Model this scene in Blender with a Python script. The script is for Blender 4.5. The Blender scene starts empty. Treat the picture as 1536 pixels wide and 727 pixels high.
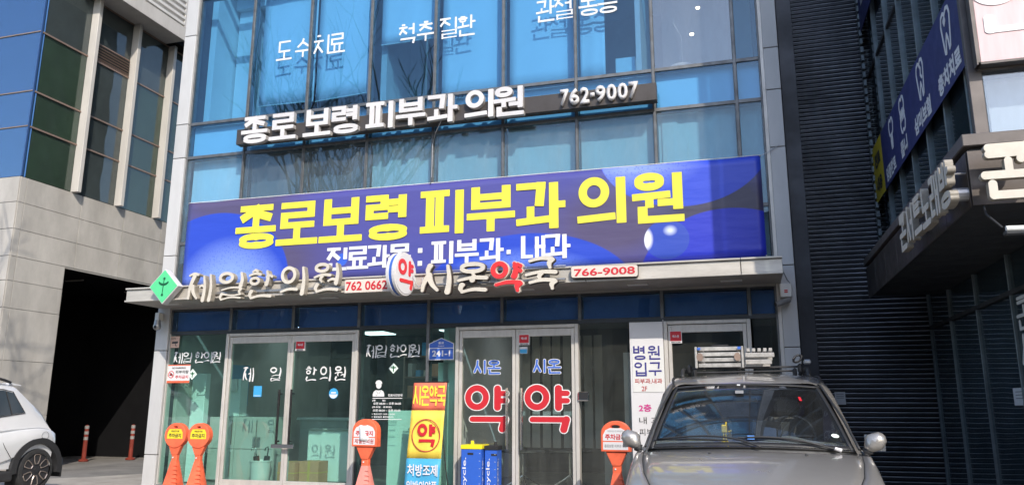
import bpy, bmesh, math, random
import numpy as np
from mathutils import Vector
R = math.radians
random.seed(7)
SC = bpy.context.scene
COL = SC.collection

# ------------------------------------------------------------------ camera, sky, sun, exposure
cam = bpy.data.cameras.new('camera')
cam.sensor_width = 36.0
cam.lens = 36.0 * 1163.3 / 1536.0
cam.clip_start = 0.05
cam.clip_end = 3000
camo = bpy.data.objects.new('camera', cam)
COL.objects.link(camo)
camo.location = (7.5857, -10.2951, 1.15)
from mathutils import Matrix
_p, _y, _r = 0.210752, -0.287642, 0.002149
_f = Vector((math.sin(_y) * math.cos(_p), math.cos(_y) * math.cos(_p), math.sin(_p)))
_x = Vector((math.cos(_y), -math.sin(_y), 0))
_u = _x.cross(_f)
_x2 = math.cos(_r) * _x + math.sin(_r) * _u
_u2 = -math.sin(_r) * _x + math.cos(_r) * _u
camo.rotation_euler = Matrix(((_x2.x, _u2.x, -_f.x), (_x2.y, _u2.y, -_f.y), (_x2.z, _u2.z, -_f.z))).to_euler()
SC.camera = camo

SUN = Vector((0.64, -1.0, 0.875)).normalized()
w = bpy.data.worlds.new('World')
SC.world = w
w.use_nodes = True
nt = w.node_tree
nt.nodes.clear()
sky = nt.nodes.new('ShaderNodeTexSky')
sky.sky_type = 'NISHITA'
sky.sun_disc = False
sky.sun_elevation = math.asin(SUN.z)
sky.sun_rotation = math.atan2(SUN.x, SUN.y)
sky.air_density = 1.0
sky.dust_density = 1.0
sky.ozone_density = 1.5
bg = nt.nodes.new('ShaderNodeBackground')
bg.inputs['Strength'].default_value = 0.15
wo = nt.nodes.new('ShaderNodeOutputWorld')
nt.links.new(sky.outputs[0], bg.inputs[0])
nt.links.new(bg.outputs[0], wo.inputs[0])
sl = bpy.data.lights.new('sun', 'SUN')
sl.energy = 2.0
sl.angle = R(0.5)
sl.color = (1.0, 0.92, 0.80)
so = bpy.data.objects.new('sun', sl)
COL.objects.link(so)
so.rotation_euler = SUN.to_track_quat('Z', 'Y').to_euler()
SC.view_settings.view_transform = 'Standard'
SC.view_settings.look = 'None'
SC.view_settings.gamma = 1.0
SC.view_settings.exposure = 1.07
SC.cycles.transparent_max_bounces = 24
SC.cycles.max_bounces = 10
SC.cycles.caustics_reflective = False
SC.cycles.caustics_refractive = False

# ------------------------------------------------------------------ helpers
def lin(r, g, b):
    o = []
    for v in (r, g, b):
        v /= 255.0
        o.append(v / 12.92 if v <= 0.04045 else ((v + 0.055) / 1.055) ** 2.4)
    return (*o, 1.0)

def base_mat(name):
    m = bpy.data.materials.new(name)
    m.use_nodes = True
    t = m.node_tree
    return m, t, t.nodes['Principled BSDF']

def mat(name, col, rough=0.5, metal=0.0, var=0.12, scale=6.0, bump=0.0, bscale=60.0, coat=0.0, stretch=(1, 1, 1), spec=0.5):
    """principled with cloudy colour variation (dirt, wear) and optional fine relief"""
    m, t, p = base_mat(name)
    c = col if len(col) == 4 else (*col, 1)
    p.inputs['Roughness'].default_value = rough
    p.inputs['Metallic'].default_value = metal
    p.inputs['Specular IOR Level'].default_value = spec
    if coat:
        p.inputs['Coat Weight'].default_value = coat
        p.inputs['Coat Roughness'].default_value = 0.05
    tc = t.nodes.new('ShaderNodeNewGeometry')
    mp = t.nodes.new('ShaderNodeMapping')
    mp.inputs['Scale'].default_value = stretch
    t.links.new(tc.outputs['Position'], mp.inputs[0])
    if var > 0:
        n = t.nodes.new('ShaderNodeTexNoise')
        n.inputs['Scale'].default_value = scale
        n.inputs['Detail'].default_value = 6
        n.inputs['Roughness'].default_value = 0.65
        t.links.new(mp.outputs[0], n.inputs['Vector'])
        mr = t.nodes.new('ShaderNodeMapRange')
        mr.inputs[1].default_value = 0.3
        mr.inputs[2].default_value = 0.7
        mr.inputs[3].default_value = 1 - var
        mr.inputs[4].default_value = 1 + var * 0.6
        t.links.new(n.outputs[0], mr.inputs[0])
        mx = t.nodes.new('ShaderNodeVectorMath')
        mx.operation = 'SCALE'
        mx.inputs[0].default_value = c[:3]
        oi = t.nodes.new('ShaderNodeObjectInfo')
        ra = t.nodes.new('ShaderNodeMath'); ra.operation = 'MULTIPLY_ADD'
        ra.inputs[1].default_value = min(.14, var * .8); ra.inputs[2].default_value = 1 - min(.14, var * .8) / 2
        t.links.new(oi.outputs['Random'], ra.inputs[0])
        rm = t.nodes.new('ShaderNodeMath'); rm.operation = 'MULTIPLY'
        t.links.new(ra.outputs[0], rm.inputs[0]); t.links.new(mr.outputs[0], rm.inputs[1])
        t.links.new(rm.outputs[0], mx.inputs['Scale'])
        t.links.new(mx.outputs[0], p.inputs['Base Color'])
        mr2 = t.nodes.new('ShaderNodeMapRange')
        mr2.inputs[1].default_value = 0.3
        mr2.inputs[2].default_value = 0.7
        mr2.inputs[3].default_value = min(1, rough * 1.25)
        mr2.inputs[4].default_value = rough * 0.85
        t.links.new(n.outputs[0], mr2.inputs[0])
        t.links.new(mr2.outputs[0], p.inputs['Roughness'])
    else:
        p.inputs['Base Color'].default_value = c
    if bump > 0:
        n2 = t.nodes.new('ShaderNodeTexNoise')
        n2.inputs['Scale'].default_value = bscale
        n2.inputs['Detail'].default_value = 4
        t.links.new(mp.outputs[0], n2.inputs['Vector'])
        b = t.nodes.new('ShaderNodeBump')
        b.inputs['Strength'].default_value = bump
        b.inputs['Distance'].default_value = 0.01
        t.links.new(n2.outputs[0], b.inputs['Height'])
        t.links.new(b.outputs[0], p.inputs['Normal'])
    return m

def glass(name, tint, f0=0.05, rough=0.0, wave=0.0, haze=0.0, hazecol=(0.6, 0.65, 0.7), refl=(1, 1, 1)):
    """architectural pane: tinted transparency (per face of the pane), Schlick reflection, optional dust film"""
    m = bpy.data.materials.new(name)
    m.use_nodes = True
    t = m.node_tree
    t.nodes.clear()
    N = t.nodes.new
    out = N('ShaderNodeOutputMaterial')
    tr = N('ShaderNodeBsdfTransparent')
    tr.inputs[0].default_value = (*tint, 1)
    gl = N('ShaderNodeBsdfGlossy')
    gl.inputs['Color'].default_value = (*refl, 1)
    gl.inputs['Roughness'].default_value = rough
    geo = N('ShaderNodeNewGeometry')
    dot = N('ShaderNodeVectorMath'); dot.operation = 'DOT_PRODUCT'
    t.links.new(geo.outputs['Normal'], dot.inputs[0])
    t.links.new(geo.outputs['Incoming'], dot.inputs[1])
    ab = N('ShaderNodeMath'); ab.operation = 'ABSOLUTE'
    t.links.new(dot.outputs['Value'], ab.inputs[0])
    om = N('ShaderNodeMath'); om.operation = 'SUBTRACT'; om.inputs[0].default_value = 1.0
    t.links.new(ab.outputs[0], om.inputs[1])
    pw = N('ShaderNodeMath'); pw.operation = 'POWER'; pw.inputs[1].default_value = 5
    t.links.new(om.outputs[0], pw.inputs[0])
    ma = N('ShaderNodeMath'); ma.operation = 'MULTIPLY_ADD'
    ma.inputs[1].default_value = 1 - f0; ma.inputs[2].default_value = f0
    t.links.new(pw.outputs[0], ma.inputs[0])
    mix = N('ShaderNodeMixShader')
    t.links.new(ma.outputs[0], mix.inputs[0])
    t.links.new(tr.outputs[0], mix.inputs[1])
    t.links.new(gl.outputs[0], mix.inputs[2])
    last = mix
    tc = N('ShaderNodeTexCoord')
    if wave > 0:
        n = N('ShaderNodeTexNoise'); n.inputs['Scale'].default_value = 1.1; n.inputs['Detail'].default_value = 1
        t.links.new(tc.outputs['Object'], n.inputs['Vector'])
        b = N('ShaderNodeBump'); b.inputs['Strength'].default_value = wave; b.inputs['Distance'].default_value = 0.02
        t.links.new(n.outputs[0], b.inputs['Height'])
        t.links.new(b.outputs[0], gl.inputs['Normal'])
    if haze > 0:
        df = N('ShaderNodeBsdfDiffuse'); df.inputs[0].default_value = (*hazecol, 1)
        n = N('ShaderNodeTexNoise'); n.inputs['Scale'].default_value = 3.5; n.inputs['Detail'].default_value = 7
        n.inputs['Roughness'].default_value = 0.7
        mp = N('ShaderNodeMapping'); mp.inputs['Scale'].default_value = (1.6, 1, 0.35)
        t.links.new(tc.outputs['Object'], mp.inputs[0]); t.links.new(mp.outputs[0], n.inputs['Vector'])
        mr = N('ShaderNodeMapRange'); mr.inputs[1].default_value = 0.35; mr.inputs[2].default_value = 0.75
        mr.inputs[3].default_value = haze * 0.25; mr.inputs[4].default_value = haze
        t.links.new(n.outputs[0], mr.inputs[0])
        m2 = N('ShaderNodeMixShader')
        t.links.new(mr.outputs[0], m2.inputs[0])
        t.links.new(mix.outputs[0], m2.inputs[1])
        t.links.new(df.outputs[0], m2.inputs[2])
        last = m2
    t.links.new(last.outputs[0], out.inputs[0])
    return m

def emit(name, col, s):
    m, t, p = base_mat(name)
    p.inputs['Base Color'].default_value = (*col[:3], 1)
    p.inputs['Emission Color'].default_value = (*col[:3], 1)
    p.inputs['Emission Strength'].default_value = s
    return m

ORG = {}
def tagp(o, label=None, cat=None, group=None, kind=None):
    if label: o['label'] = label
    if cat: o['category'] = cat
    if group: o['group'] = group
    if kind: o['kind'] = kind
    return o

def thing(name, loc, label, cat, group=None):
    o = bpy.data.objects.new(name, None)
    o.empty_display_size = 0.2
    COL.objects.link(o)
    o.location = loc
    ORG[o.name] = Vector(loc)
    return tagp(o, label, cat, group)

def link_mesh(name, me, parent=None, at=Vector((0, 0, 0)), label=None):
    o = bpy.data.objects.new(name, me)
    COL.objects.link(o)
    ORG[o.name] = Vector(at)
    if parent is not None:
        o.parent = parent
        o.location = Vector(at) - ORG[parent.name]
    else:
        o.location = at
    if label: o['label'] = label
    return o

def cr_pts(P, n=5):
    P = [Vector(p) for p in P]
    out = []
    for i in range(len(P) - 1):
        p0 = P[max(i - 1, 0)]; p1 = P[i]; p2 = P[i + 1]; p3 = P[min(i + 2, len(P) - 1)]
        for k in range(n):
            t = k / n
            out.append(.5 * ((2 * p1) + (-p0 + p2) * t + (2 * p0 - 5 * p1 + 4 * p2 - p3) * t * t + (-p0 + 3 * p1 - 3 * p2 + p3) * t ** 3))
    out.append(P[-1])
    return out

class MB:
    """collects faces in world (or thing-local) coordinates, then links them as one mesh"""
    def __init__(s):
        s.v = []; s.f = []; s.mi = []; s.cur = 0
    def add(s, vs, fs):
        n = len(s.v)
        s.v.extend([tuple(map(float, q)) for q in vs])
        for f in fs:
            s.f.append(tuple(n + i for i in f)); s.mi.append(s.cur)
        return s
    def box(s, x0, x1, y0, y1, z0, z1, c=0.0):
        if x0 > x1: x0, x1 = x1, x0
        if y0 > y1: y0, y1 = y1, y0
        if z0 > z1: z0, z1 = z1, z0
        if c <= 0:
            vs = [(x, y, z) for z in (z0, z1) for y in (y0, y1) for x in (x0, x1)]
            return s.add(vs, [(0, 2, 3, 1), (4, 5, 7, 6), (0, 1, 5, 4), (2, 6, 7, 3), (0, 4, 6, 2), (1, 3, 7, 5)])
        c = min(c, (x1 - x0) * .45, (y1 - y0) * .45, (z1 - z0) * .45)
        bm = bmesh.new()
        bmesh.ops.create_cube(bm, size=1)
        for v in bm.verts:
            v.co = Vector(((x0 + x1) / 2 + v.co.x * (x1 - x0), (y0 + y1) / 2 + v.co.y * (y1 - y0), (z0 + z1) / 2 + v.co.z * (z1 - z0)))
        bmesh.ops.bevel(bm, geom=list(bm.edges), offset=c, segments=1, affect='EDGES')
        bm.verts.index_update()
        s.add([v.co for v in bm.verts], [[v.index for v in f.verts] for f in bm.faces])
        bm.free()
        return s
    def quad(s, *p):
        return s.add(p, [tuple(range(len(p)))])
    def tube(s, pts, r, n=8, caps=True):
        pts = [Vector(p) for p in pts]
        rs = r if isinstance(r, (list, tuple)) else [r] * len(pts)
        vs = []; fs = []
        ref = None
        for i, p in enumerate(pts):
            d = (pts[min(i + 1, len(pts) - 1)] - pts[max(i - 1, 0)]).normalized()
            if ref is None:
                ref = Vector((0, 0, 1)) if abs(d.z) < .9 else Vector((1, 0, 0))
            a = d.cross(ref).normalized(); b = d.cross(a).normalized()
            ref = -b if False else ref
            for k in range(n):
                t = 2 * math.pi * k / n
                vs.append(p + (a * math.cos(t) + b * math.sin(t)) * rs[i])
        for i in range(len(pts) - 1):
            for k in range(n):
                k2 = (k + 1) % n
                fs.append((i * n + k, i * n + k2, (i + 1) * n + k2, (i + 1) * n + k))
        if caps:
            fs.append(tuple(range(n - 1, -1, -1)))
            fs.append(tuple((len(pts) - 1) * n + k for k in range(n)))
        return s.add(vs, fs)
    def lathe(s, prof, cx, cy, n=24, sx=1.0, sy=1.0, caps=True):
        vs = []; fs = []
        for r, z in prof:
            for k in range(n):
                t = 2 * math.pi * k / n
                vs.append((cx + r * sx * math.cos(t), cy + r * sy * math.sin(t), z))
        for i in range(len(prof) - 1):
            for k in range(n):
                k2 = (k + 1) % n
                fs.append((i * n + k, i * n + k2, (i + 1) * n + k2, (i + 1) * n + k))
        if caps:
            fs.append(tuple(range(n - 1, -1, -1)))
            fs.append(tuple((len(prof) - 1) * n + k for k in range(n)))
        return s.add(vs, fs)
    def prism(s, poly, O, U, V, W, d0, d1):
        """2D polygon (convex or simple) in frame O,U,V extruded along W from d0 to d1"""
        O, U, V, W = Vector(O), Vector(U), Vector(V), Vector(W)
        n = len(poly)
        a = [O + U * x + V * y + W * d0 for x, y in poly]
        b = [O + U * x + V * y + W * d1 for x, y in poly]
        fs = [tuple(range(n - 1, -1, -1)), tuple(range(n, 2 * n))]
        fs += [(i, (i + 1) % n, n + (i + 1) % n, n + i) for i in range(n)]
        return s.add(a + b, fs)
    def grid(s, rows, close=False):
        m = len(rows[0]); vs = [p for r in rows for p in r]; fs = []
        for i in range(len(rows) - 1):
            for k in range(m - 1 + (1 if close else 0)):
                k2 = (k + 1) % m
                fs.append((i * m + k, i * m + k2, (i + 1) * m + k2, (i + 1) * m + k))
        return s.add(vs, fs)
    def build(s, name, mats, parent=None, smooth=False, bevel=0.0, label=None, solid=0.0, auto=None, at=None, fix=True):
        me = bpy.data.meshes.new(name)
        V = np.array(s.v, float)
        c = Vector(((V.min(0) + V.max(0)) / 2).tolist()) if at is None else Vector(at)
        me.from_pydata([(a - c.x, b - c.y, d - c.z) for a, b, d in s.v], [], s.f)
        if not isinstance(mats, (list, tuple)): mats = [mats]
        for m in mats: me.materials.append(m)
        for p, i in zip(me.polygons, s.mi): p.material_index = min(i, len(mats) - 1)
        if fix:
            bm = bmesh.new(); bm.from_mesh(me)
            if smooth: bmesh.ops.remove_doubles(bm, verts=bm.verts, dist=1e-5)
            bmesh.ops.recalc_face_normals(bm, faces=bm.faces)
            bm.to_mesh(me); bm.free()
        if smooth:
            for p in me.polygons: p.use_smooth = True
            if auto: me.set_sharp_from_angle(angle=R(auto))
        o = link_mesh(name, me, parent, c, label)
        if solid:
            q = o.modifiers.new('thickness', 'SOLIDIFY'); q.thickness = solid; q.offset = 0
        if bevel:
            q = o.modifiers.new('edge', 'BEVEL'); q.width = bevel; q.segments = 2; q.limit_method = 'ANGLE'; q.angle_limit = R(40)
        return o

def copy_tree(o, parent=None):
    c = o.copy()
    COL.objects.link(c)
    ORG[c.name] = ORG.get(o.name, Vector())
    c.parent = parent
    for ch in list(o.children):
        copy_tree(ch, c)
    return c

FRONT = (Vector((1, 0, 0)), Vector((0, 0, 1)), Vector((0, -1, 0)))     # facing the street
LEFTW = (Vector((0, -1, 0)), Vector((0, 0, 1)), Vector((-1, 0, 0)))    # facing west (towards -x)
EASTW = (Vector((0, 1, 0)), Vector((0, 0, 1)), Vector((1, 0, 0)))

# ------------------------------------------------------------------ Hangul letter shapes drawn as strokes
CH = 'ㄱㄲㄴㄷㄸㄹㅁㅂㅃㅅㅆㅇㅈㅉㅊㅋㅌㅍㅎ'
JU = 'ㅏㅐㅑㅒㅓㅔㅕㅖㅗㅘㅙㅚㅛㅜㅝㅞㅟㅠㅡㅢㅣ'
JO = ' ㄱㄲㄳㄴㄵㄶㄷㄹㄺㄻㄼㄽㄾㄿㅀㅁㅂㅄㅅㅆㅇㅈㅊㅋㅌㅍㅎ'

def jamo(c, x0, y0, x1, y1, h, v, S):
    """strokes of a consonant inside a centre-line box"""
    P = lambda a, b: (x0 + (x1 - x0) * a, y0 + (y1 - y0) * b)
    def L(a, b, w): S.append(('l', *P(*a), *P(*b), w))
    if c == 'ㄱ': L((0, 1), (1, 1), h); L((1, 1), (.92, 0), v)
    elif c == 'ㅋ': L((0, 1), (1, 1), h); L((1, 1), (.85, 0), v); L((0, .48), (.95, .52), h)
    elif c == 'ㄴ': L((0, 1), (0, 0), v); L((0, 0), (1, 0), h)
    elif c == 'ㄷ': L((0, 1), (1, 1), h); L((0, 1), (0, 0), v); L((0, 0), (1, 0), h)
    elif c == 'ㅌ': L((0, 1), (1, 1), h); L((0, 1), (0, 0), v); L((0, 0), (1, 0), h); L((0, .5), (.95, .5), h)
    elif c == 'ㄹ': L((0, 1), (1, 1), h); L((1, 1), (1, .5), v); L((1, .5), (0, .5), h); L((0, .5), (0, 0), v); L((0, 0), (1, 0), h)
    elif c == 'ㅁ': L((0, 1), (1, 1), h); L((1, 1), (1, 0), v); L((0, 1), (0, 0), v); L((0, 0), (1, 0), h)
    elif c == 'ㅂ': L((0, 1), (0, 0), v); L((1, 1), (1, 0), v); L((0, .55), (1, .55), h); L((0, 0), (1, 0), h)
    elif c == 'ㅅ': L((.5, 1), (.42, .6), v); L((.45, .62), (0, 0), v); L((.46, .58), (1, 0), v)
    elif c == 'ㅈ': L((0, 1), (1, 1), h); L((.55, .95), (0, 0), v); L((.45, .5), (1, 0), v)
    elif c == 'ㅊ': L((.4, 1.1), (.62, 1.1), h); L((0, .75), (1, .75), h); L((.55, .7), (0, 0), v); L((.45, .4), (1, 0), v)
    elif c == 'ㅍ': L((0, 1), (1, 1), h); L((0, 0), (1, 0), h); L((.27, 1), (.27, 0), v); L((.73, 1), (.73, 0), v)
    elif c == 'ㅇ':
        S.append(('r', (x0 + x1) / 2, (y0 + y1) / 2, abs(x1 - x0) / 2, abs(y1 - y0) / 2, (h + v) / 2))
    elif c == 'ㅎ':
        L((.3, 1.08), (.7, 1.08), h); L((0, .76), (1, .76), h)
        cx, cy = P(.5, .26); S.append(('r', cx, cy, abs(x1 - x0) * .38, abs(y1 - y0) * .27, (h + v) / 2 * .85))

def syllable(ch, h, v):
    n = ord(ch) - 0xAC00
    S = []
    if n < 0 or n > 11171:
        if ch == ':': S += [('l', .5, .25, .5, .3, v), ('l', .5, .62, .5, .67, v)]
        elif ch == '·': S += [('l', .5, .45, .5, .5, v)]
        elif ch == '-': S += [('l', .2, .45, .8, .45, h)]
        return S
    i, m, f = CH[n // 588], JU[(n % 588) // 28], JO[n % 28]
    a, b = v / 2, 1 - v / 2
    lo, hi = h / 2, 1 - h / 2
    F = f != ' '
    if F: jamo(f, a + .1, lo * .7, b - .02, .37 if f in 'ㄹㅁㅂ' else .25, h * (.6 if f == 'ㄹ' else 1), v * (.8 if f == 'ㄹ' else 1), S)
    if m in 'ㅏㅑㅓㅕㅣㅐㅔㅖ':
        y0 = (.52 if f not in 'ㄹㅁㅂ' else .64) if F else .14
        tb, tm = (.42 if F else 0.0), 1 - 0.0
        yt = (.66, .82) if F else (.42, .64)
        ym = (yt[0] + yt[1]) / 2
        yb = (.44 if F else .0) + v / 2
        if m in 'ㅏㅑ':
            sx = .74; ix = .48
            S.append(('l', sx, yb, sx, 1 - v / 2, v))
            for y in ((ym,) if m == 'ㅏ' else yt): S.append(('l', sx, y, b, y, h))
        elif m in 'ㅓㅕ':
            sx = .86 if v < .2 else 1 - v / 2; ix = .44
            S.append(('l', sx, yb, sx, 1 - v / 2, v))
            for y in ((ym,) if m == 'ㅓ' else yt): S.append(('l', .62, y, sx, y, h))
        elif m == 'ㅣ':
            sx = 1 - v / 2 - .03; ix = .56
            S.append(('l', sx, yb, sx, 1 - v / 2, v))
        else:
            ix = .40
            S.append(('l', .66, yb, .66, 1 - v / 2 - .03, v * .9)); S.append(('l', .92, yb, .92, 1 - v / 2, v * .9))
            if m == 'ㅐ': S.append(('l', .66, ym, .92, ym, h))
            else:
                for y in ((ym,) if m == 'ㅔ' else yt): S.append(('l', .52, y, .66, y, h))
        jamo(i, a, y0, ix, hi - (.04 if i in 'ㅊㅎ' else 0), h, v, S)
    elif m in 'ㅗㅛㅜㅠㅡ':
        if F:
            by, iy = .44, .70
            if m in 'ㅗㅛ': by = .42
            if m in 'ㅜㅠ': by = .5
            jamo(i, .17, iy if i != 'ㄹ' else .64, .83, hi - (.03 if i in 'ㅊㅎ' else 0), h, v, S)
        else:
            by = lo if m in 'ㅗㅛ' else (.36 if m in 'ㅜㅠ' else .12)
            iy = .5 if m in 'ㅗㅛ' else .58
            if m in 'ㅗㅛ': iy = .46
            jamo(i, .17, iy, .83, hi - (.03 if i in 'ㅊㅎ' else 0), h, v, S)
        S.append(('l', a * .8, by, 1 - a * .8, by, h))
        xs = {'ㅗ': (.5,), 'ㅜ': (.5,), 'ㅛ': (.34, .66), 'ㅠ': (.34, .66)}.get(m, ())
        for x in xs:
            if m in 'ㅗㅛ': S.append(('l', x, by, x, iy - (0 if i not in 'ㅇ' else .02) - h * .2, v * .9))
            else: S.append(('l', x, by, x, (.33 if F else lo + .02), v * .9))
    elif m in 'ㅘ':
        if F:
            jamo(i, a + .04, .70, .50, hi - (.05 if i == 'ㅎ' else 0), h, v * .9, S)
            S.append(('l', .3, .48, .3, .60, v * .8)); S.append(('l', a, .44, .62, .47, h))
            S.append(('l', .78, .38, .78, 1 - v / 2, v)); S.append(('l', .78, .66, b + .02, .66, h))
        else:
            jamo(i, a, .56, .52, hi, h, v, S)
            S.append(('l', .3, .2, .3, .42, v * .85)); S.append(('l', a, .17, .6, .2, h))
            S.append(('l', .78, lo, .78, 1 - v / 2, v)); S.append(('l', .78, .5, b + .02, .5, h))
    elif m == 'ㅢ':
        jamo(i, a + .02, .46, .56, hi, h, v, S)
        S.append(('l', a, .14, .66, .17, h)); S.append(('l', .87, v / 2, .87, 1 - v / 2, v))
    elif m == 'ㅝ':
        jamo(i, a + .04, .72, .54, hi, h, v, S)
        S.append(('l', a, .52, .64, .54, h)); S.append(('l', .33, .52, .33, .36, v * .85))
        S.append(('l', .58, .38, .86, .38, h)); S.append(('l', .87, .30, .87, 1 - v / 2, v))
    return S

def sdf(S, style, n=112, h=.12, v=.16):
    lo, hi = -.12, 1.12
    g = np.linspace(lo, hi, n)
    X, Y = np.meshgrid(g, g, indexing='ij')
    D = np.full(X.shape, 9.0)
    for s in S:
        if s[0] == 'r':
            _, cx, cy, rx, ry, wd = s
            rx = max(rx, .03); ry = max(ry, .03)
            px, py = X - cx, Y - cy
            k = np.sqrt((px / rx) ** 2 + (py / ry) ** 2) + 1e-6
            gr = np.sqrt((px / rx ** 2) ** 2 + (py / ry ** 2) ** 2) + 1e-6
            d = np.abs(k * (k - 1) / gr) - wd / 2
        else:
            _, x0, y0, x1, y1, wd = s
            dx, dy = x1 - x0, y1 - y0
            Ln = math.hypot(dx, dy) or 1e-6
            ux, uy = dx / Ln, dy / Ln
            px, py = X - x0, Y - y0
            al = px * ux + py * uy
            if style == 'block':
                # horizontals run to the outer edge of the uprights and the other way round, so corners close square
                ex = v / 2 if abs(dy) < .2 * Ln else (h / 2 if abs(dx) < .25 * Ln else wd * .35)
                d = np.maximum(np.abs(al - Ln / 2) - Ln / 2 - ex, np.abs(-px * uy + py * ux) - wd / 2)
            elif style == 'round':
                t = np.clip(al, 0, Ln)
                d = np.hypot(px - t * ux, py - t * uy) - wd / 2
            else:   # brush: strokes swell at the start, taper to the end, horizontals climb a little
                t = np.clip(al, 0, Ln)
                vert = abs(dy) > abs(dx)
                tt = t / Ln
                w2 = wd / 2 * ((1.25 - .62 * tt) if vert else (.78 + .3 * tt))
                bend = (.05 * np.sin(math.pi * np.clip(al / Ln, 0, 1))) * (-1 if vert else 1)
                qx, qy = px - bend * uy * -1, py - bend * ux
                if not vert: qy = qy - .06 * t
                d = np.hypot(qx - t * ux, qy - t * uy) - w2
        D = np.minimum(D, d)
    return g, D

def contour(g, D, iso=0.0):
    """marching squares -> closed loops"""
    n = len(g)
    F = D - iso
    inside = F < 0
    nxt = {}
    pts = {}
    def ept(a, b):
        key = (a, b) if a < b else (b, a)
        if key not in pts:
            fa, fb = F[key[0]], F[key[1]]
            t = fa / (fa - fb)
            pts[key] = (g[key[0][0]] * (1 - t) + g[key[1][0]] * t, g[key[0][1]] * (1 - t) + g[key[1][1]] * t)
        return key
    c = inside[:-1, :-1].astype(int) + inside[1:, :-1] + inside[1:, 1:] + inside[:-1, 1:]
    for i, j in zip(*np.nonzero((c > 0) & (c < 4))):
        q = [(i, j), (i + 1, j), (i + 1, j + 1), (i, j + 1)]
        s = [bool(inside[k]) for k in q]
        # walk edges; an edge from inside->outside pairs with next outside->inside
        outs = [k for k in range(4) if s[k] and not s[(k + 1) % 4]]
        ins = [k for k in range(4) if not s[k] and s[(k + 1) % 4]]
        for o in outs:
            e = min(ins, key=lambda k: (k - o) % 4)
            nxt[ept(q[o], q[(o + 1) % 4])] = ept(q[e], q[(e + 1) % 4])
    loops = []
    while nxt:
        k, v_ = nxt.popitem()
        loop = [k]
        while v_ != k and v_ in nxt:
            loop.append(v_); v_ = nxt.pop(v_)
        if len(loop) > 5:
            P = [pts[e] for e in loop]
            # drop points on straight runs
            Q = [P[0]]
            m = len(P)
            for a in range(1, m):
                p0 = Q[-1]; p1 = P[a]; p2 = P[(a + 1) % m]
                cr = abs((p1[0] - p0[0]) * (p2[1] - p1[1]) - (p1[1] - p0[1]) * (p2[0] - p1[0]))
                ln = math.hypot(p2[0] - p0[0], p2[1] - p0[1]) + 1e-9
                if cr / ln > 6e-4: Q.append(p1)
            if len(Q) >= 3: loops.append(Q)
    return loops

GC = {}
def glyph_loops(ch, style, h, v, iso=0.0):
    k = (ch, style, h, v, iso)
    if k not in GC:
        g, D = sdf(syllable(ch, h, v), style, 112, h, v)
        GC[k] = contour(g, D, iso)
    return GC[k]

def loops_mesh(loops, ext=0.0, bev=0.0):
    cu = bpy.data.curves.new('t', 'CURVE')
    cu.dimensions = '2D'; cu.fill_mode = 'BOTH'
    cu.extrude = ext / 2; cu.bevel_depth = bev; cu.bevel_resolution = 1
    for L in loops:
        sp = cu.splines.new('POLY')
        sp.points.add(len(L) - 1)
        for p, (x, y) in zip(sp.points, L): p.co = (x, y, 0, 1)
        sp.use_cyclic_u = True
    ob = bpy.data.objects.new('t', cu)
    me = bpy.data.meshes.new_from_object(ob)
    bpy.data.objects.remove(ob); bpy.data.curves.remove(cu)
    me.polygons.foreach_set('use_smooth', [False] * len(me.polygons))
    return me

def place_mesh(me, fr, O, name, m, parent, label=None, side=None):
    U, V, W = fr
    O = Vector(O)
    c = None
    co = np.empty(len(me.vertices) * 3); me.vertices.foreach_get('co', co); co = co.reshape(-1, 3)
    A = np.array([U, V, W])
    wv = co @ A + np.array(O)
    cc = (wv.min(0) + wv.max(0)) / 2
    wv -= cc
    me.vertices.foreach_set('co', wv.ravel()); me.update(calc_edges=False)
    me.materials.clear(); me.materials.append(m)
    if side is not None:      # letter sides use a darker copy of the face colour, shade painted in
        me.materials.append(side)
        for p_ in me.polygons: p_.material_index = 0 if abs(p_.normal.dot(W)) > .5 else 1
    me.name = name
    return link_mesh(name, me, parent, Vector(cc.tolist()), label)

def signtext(chars, fr, at, wd, ht, m, parent, style='block', h=.12, v=.17, ext=.02, name='letter', single=False, iso=0.0, off=0.0, bev=0.0, side=None):
    """chars: list of (glyph, u position of its left edge); at: origin point of the line; each glyph its own mesh unless single"""
    alll = []
    res = []
    for ch, u in chars:
        LL = [[(x * wd + u, y * ht) for x, y in L] for L in glyph_loops(ch, style, h, v, iso)]
        if single: alll += LL
        else:
            O = Vector(at) + fr[2] * (off + ext / 2)
            res.append(place_mesh(loops_mesh(LL, ext, bev), fr, O, name, m, parent, None, side))
    if single:
        O = Vector(at) + fr[2] * (off + ext / 2)
        res.append(place_mesh(loops_mesh(alll, ext, bev), fr, O, name, m, parent))
    return res

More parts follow.
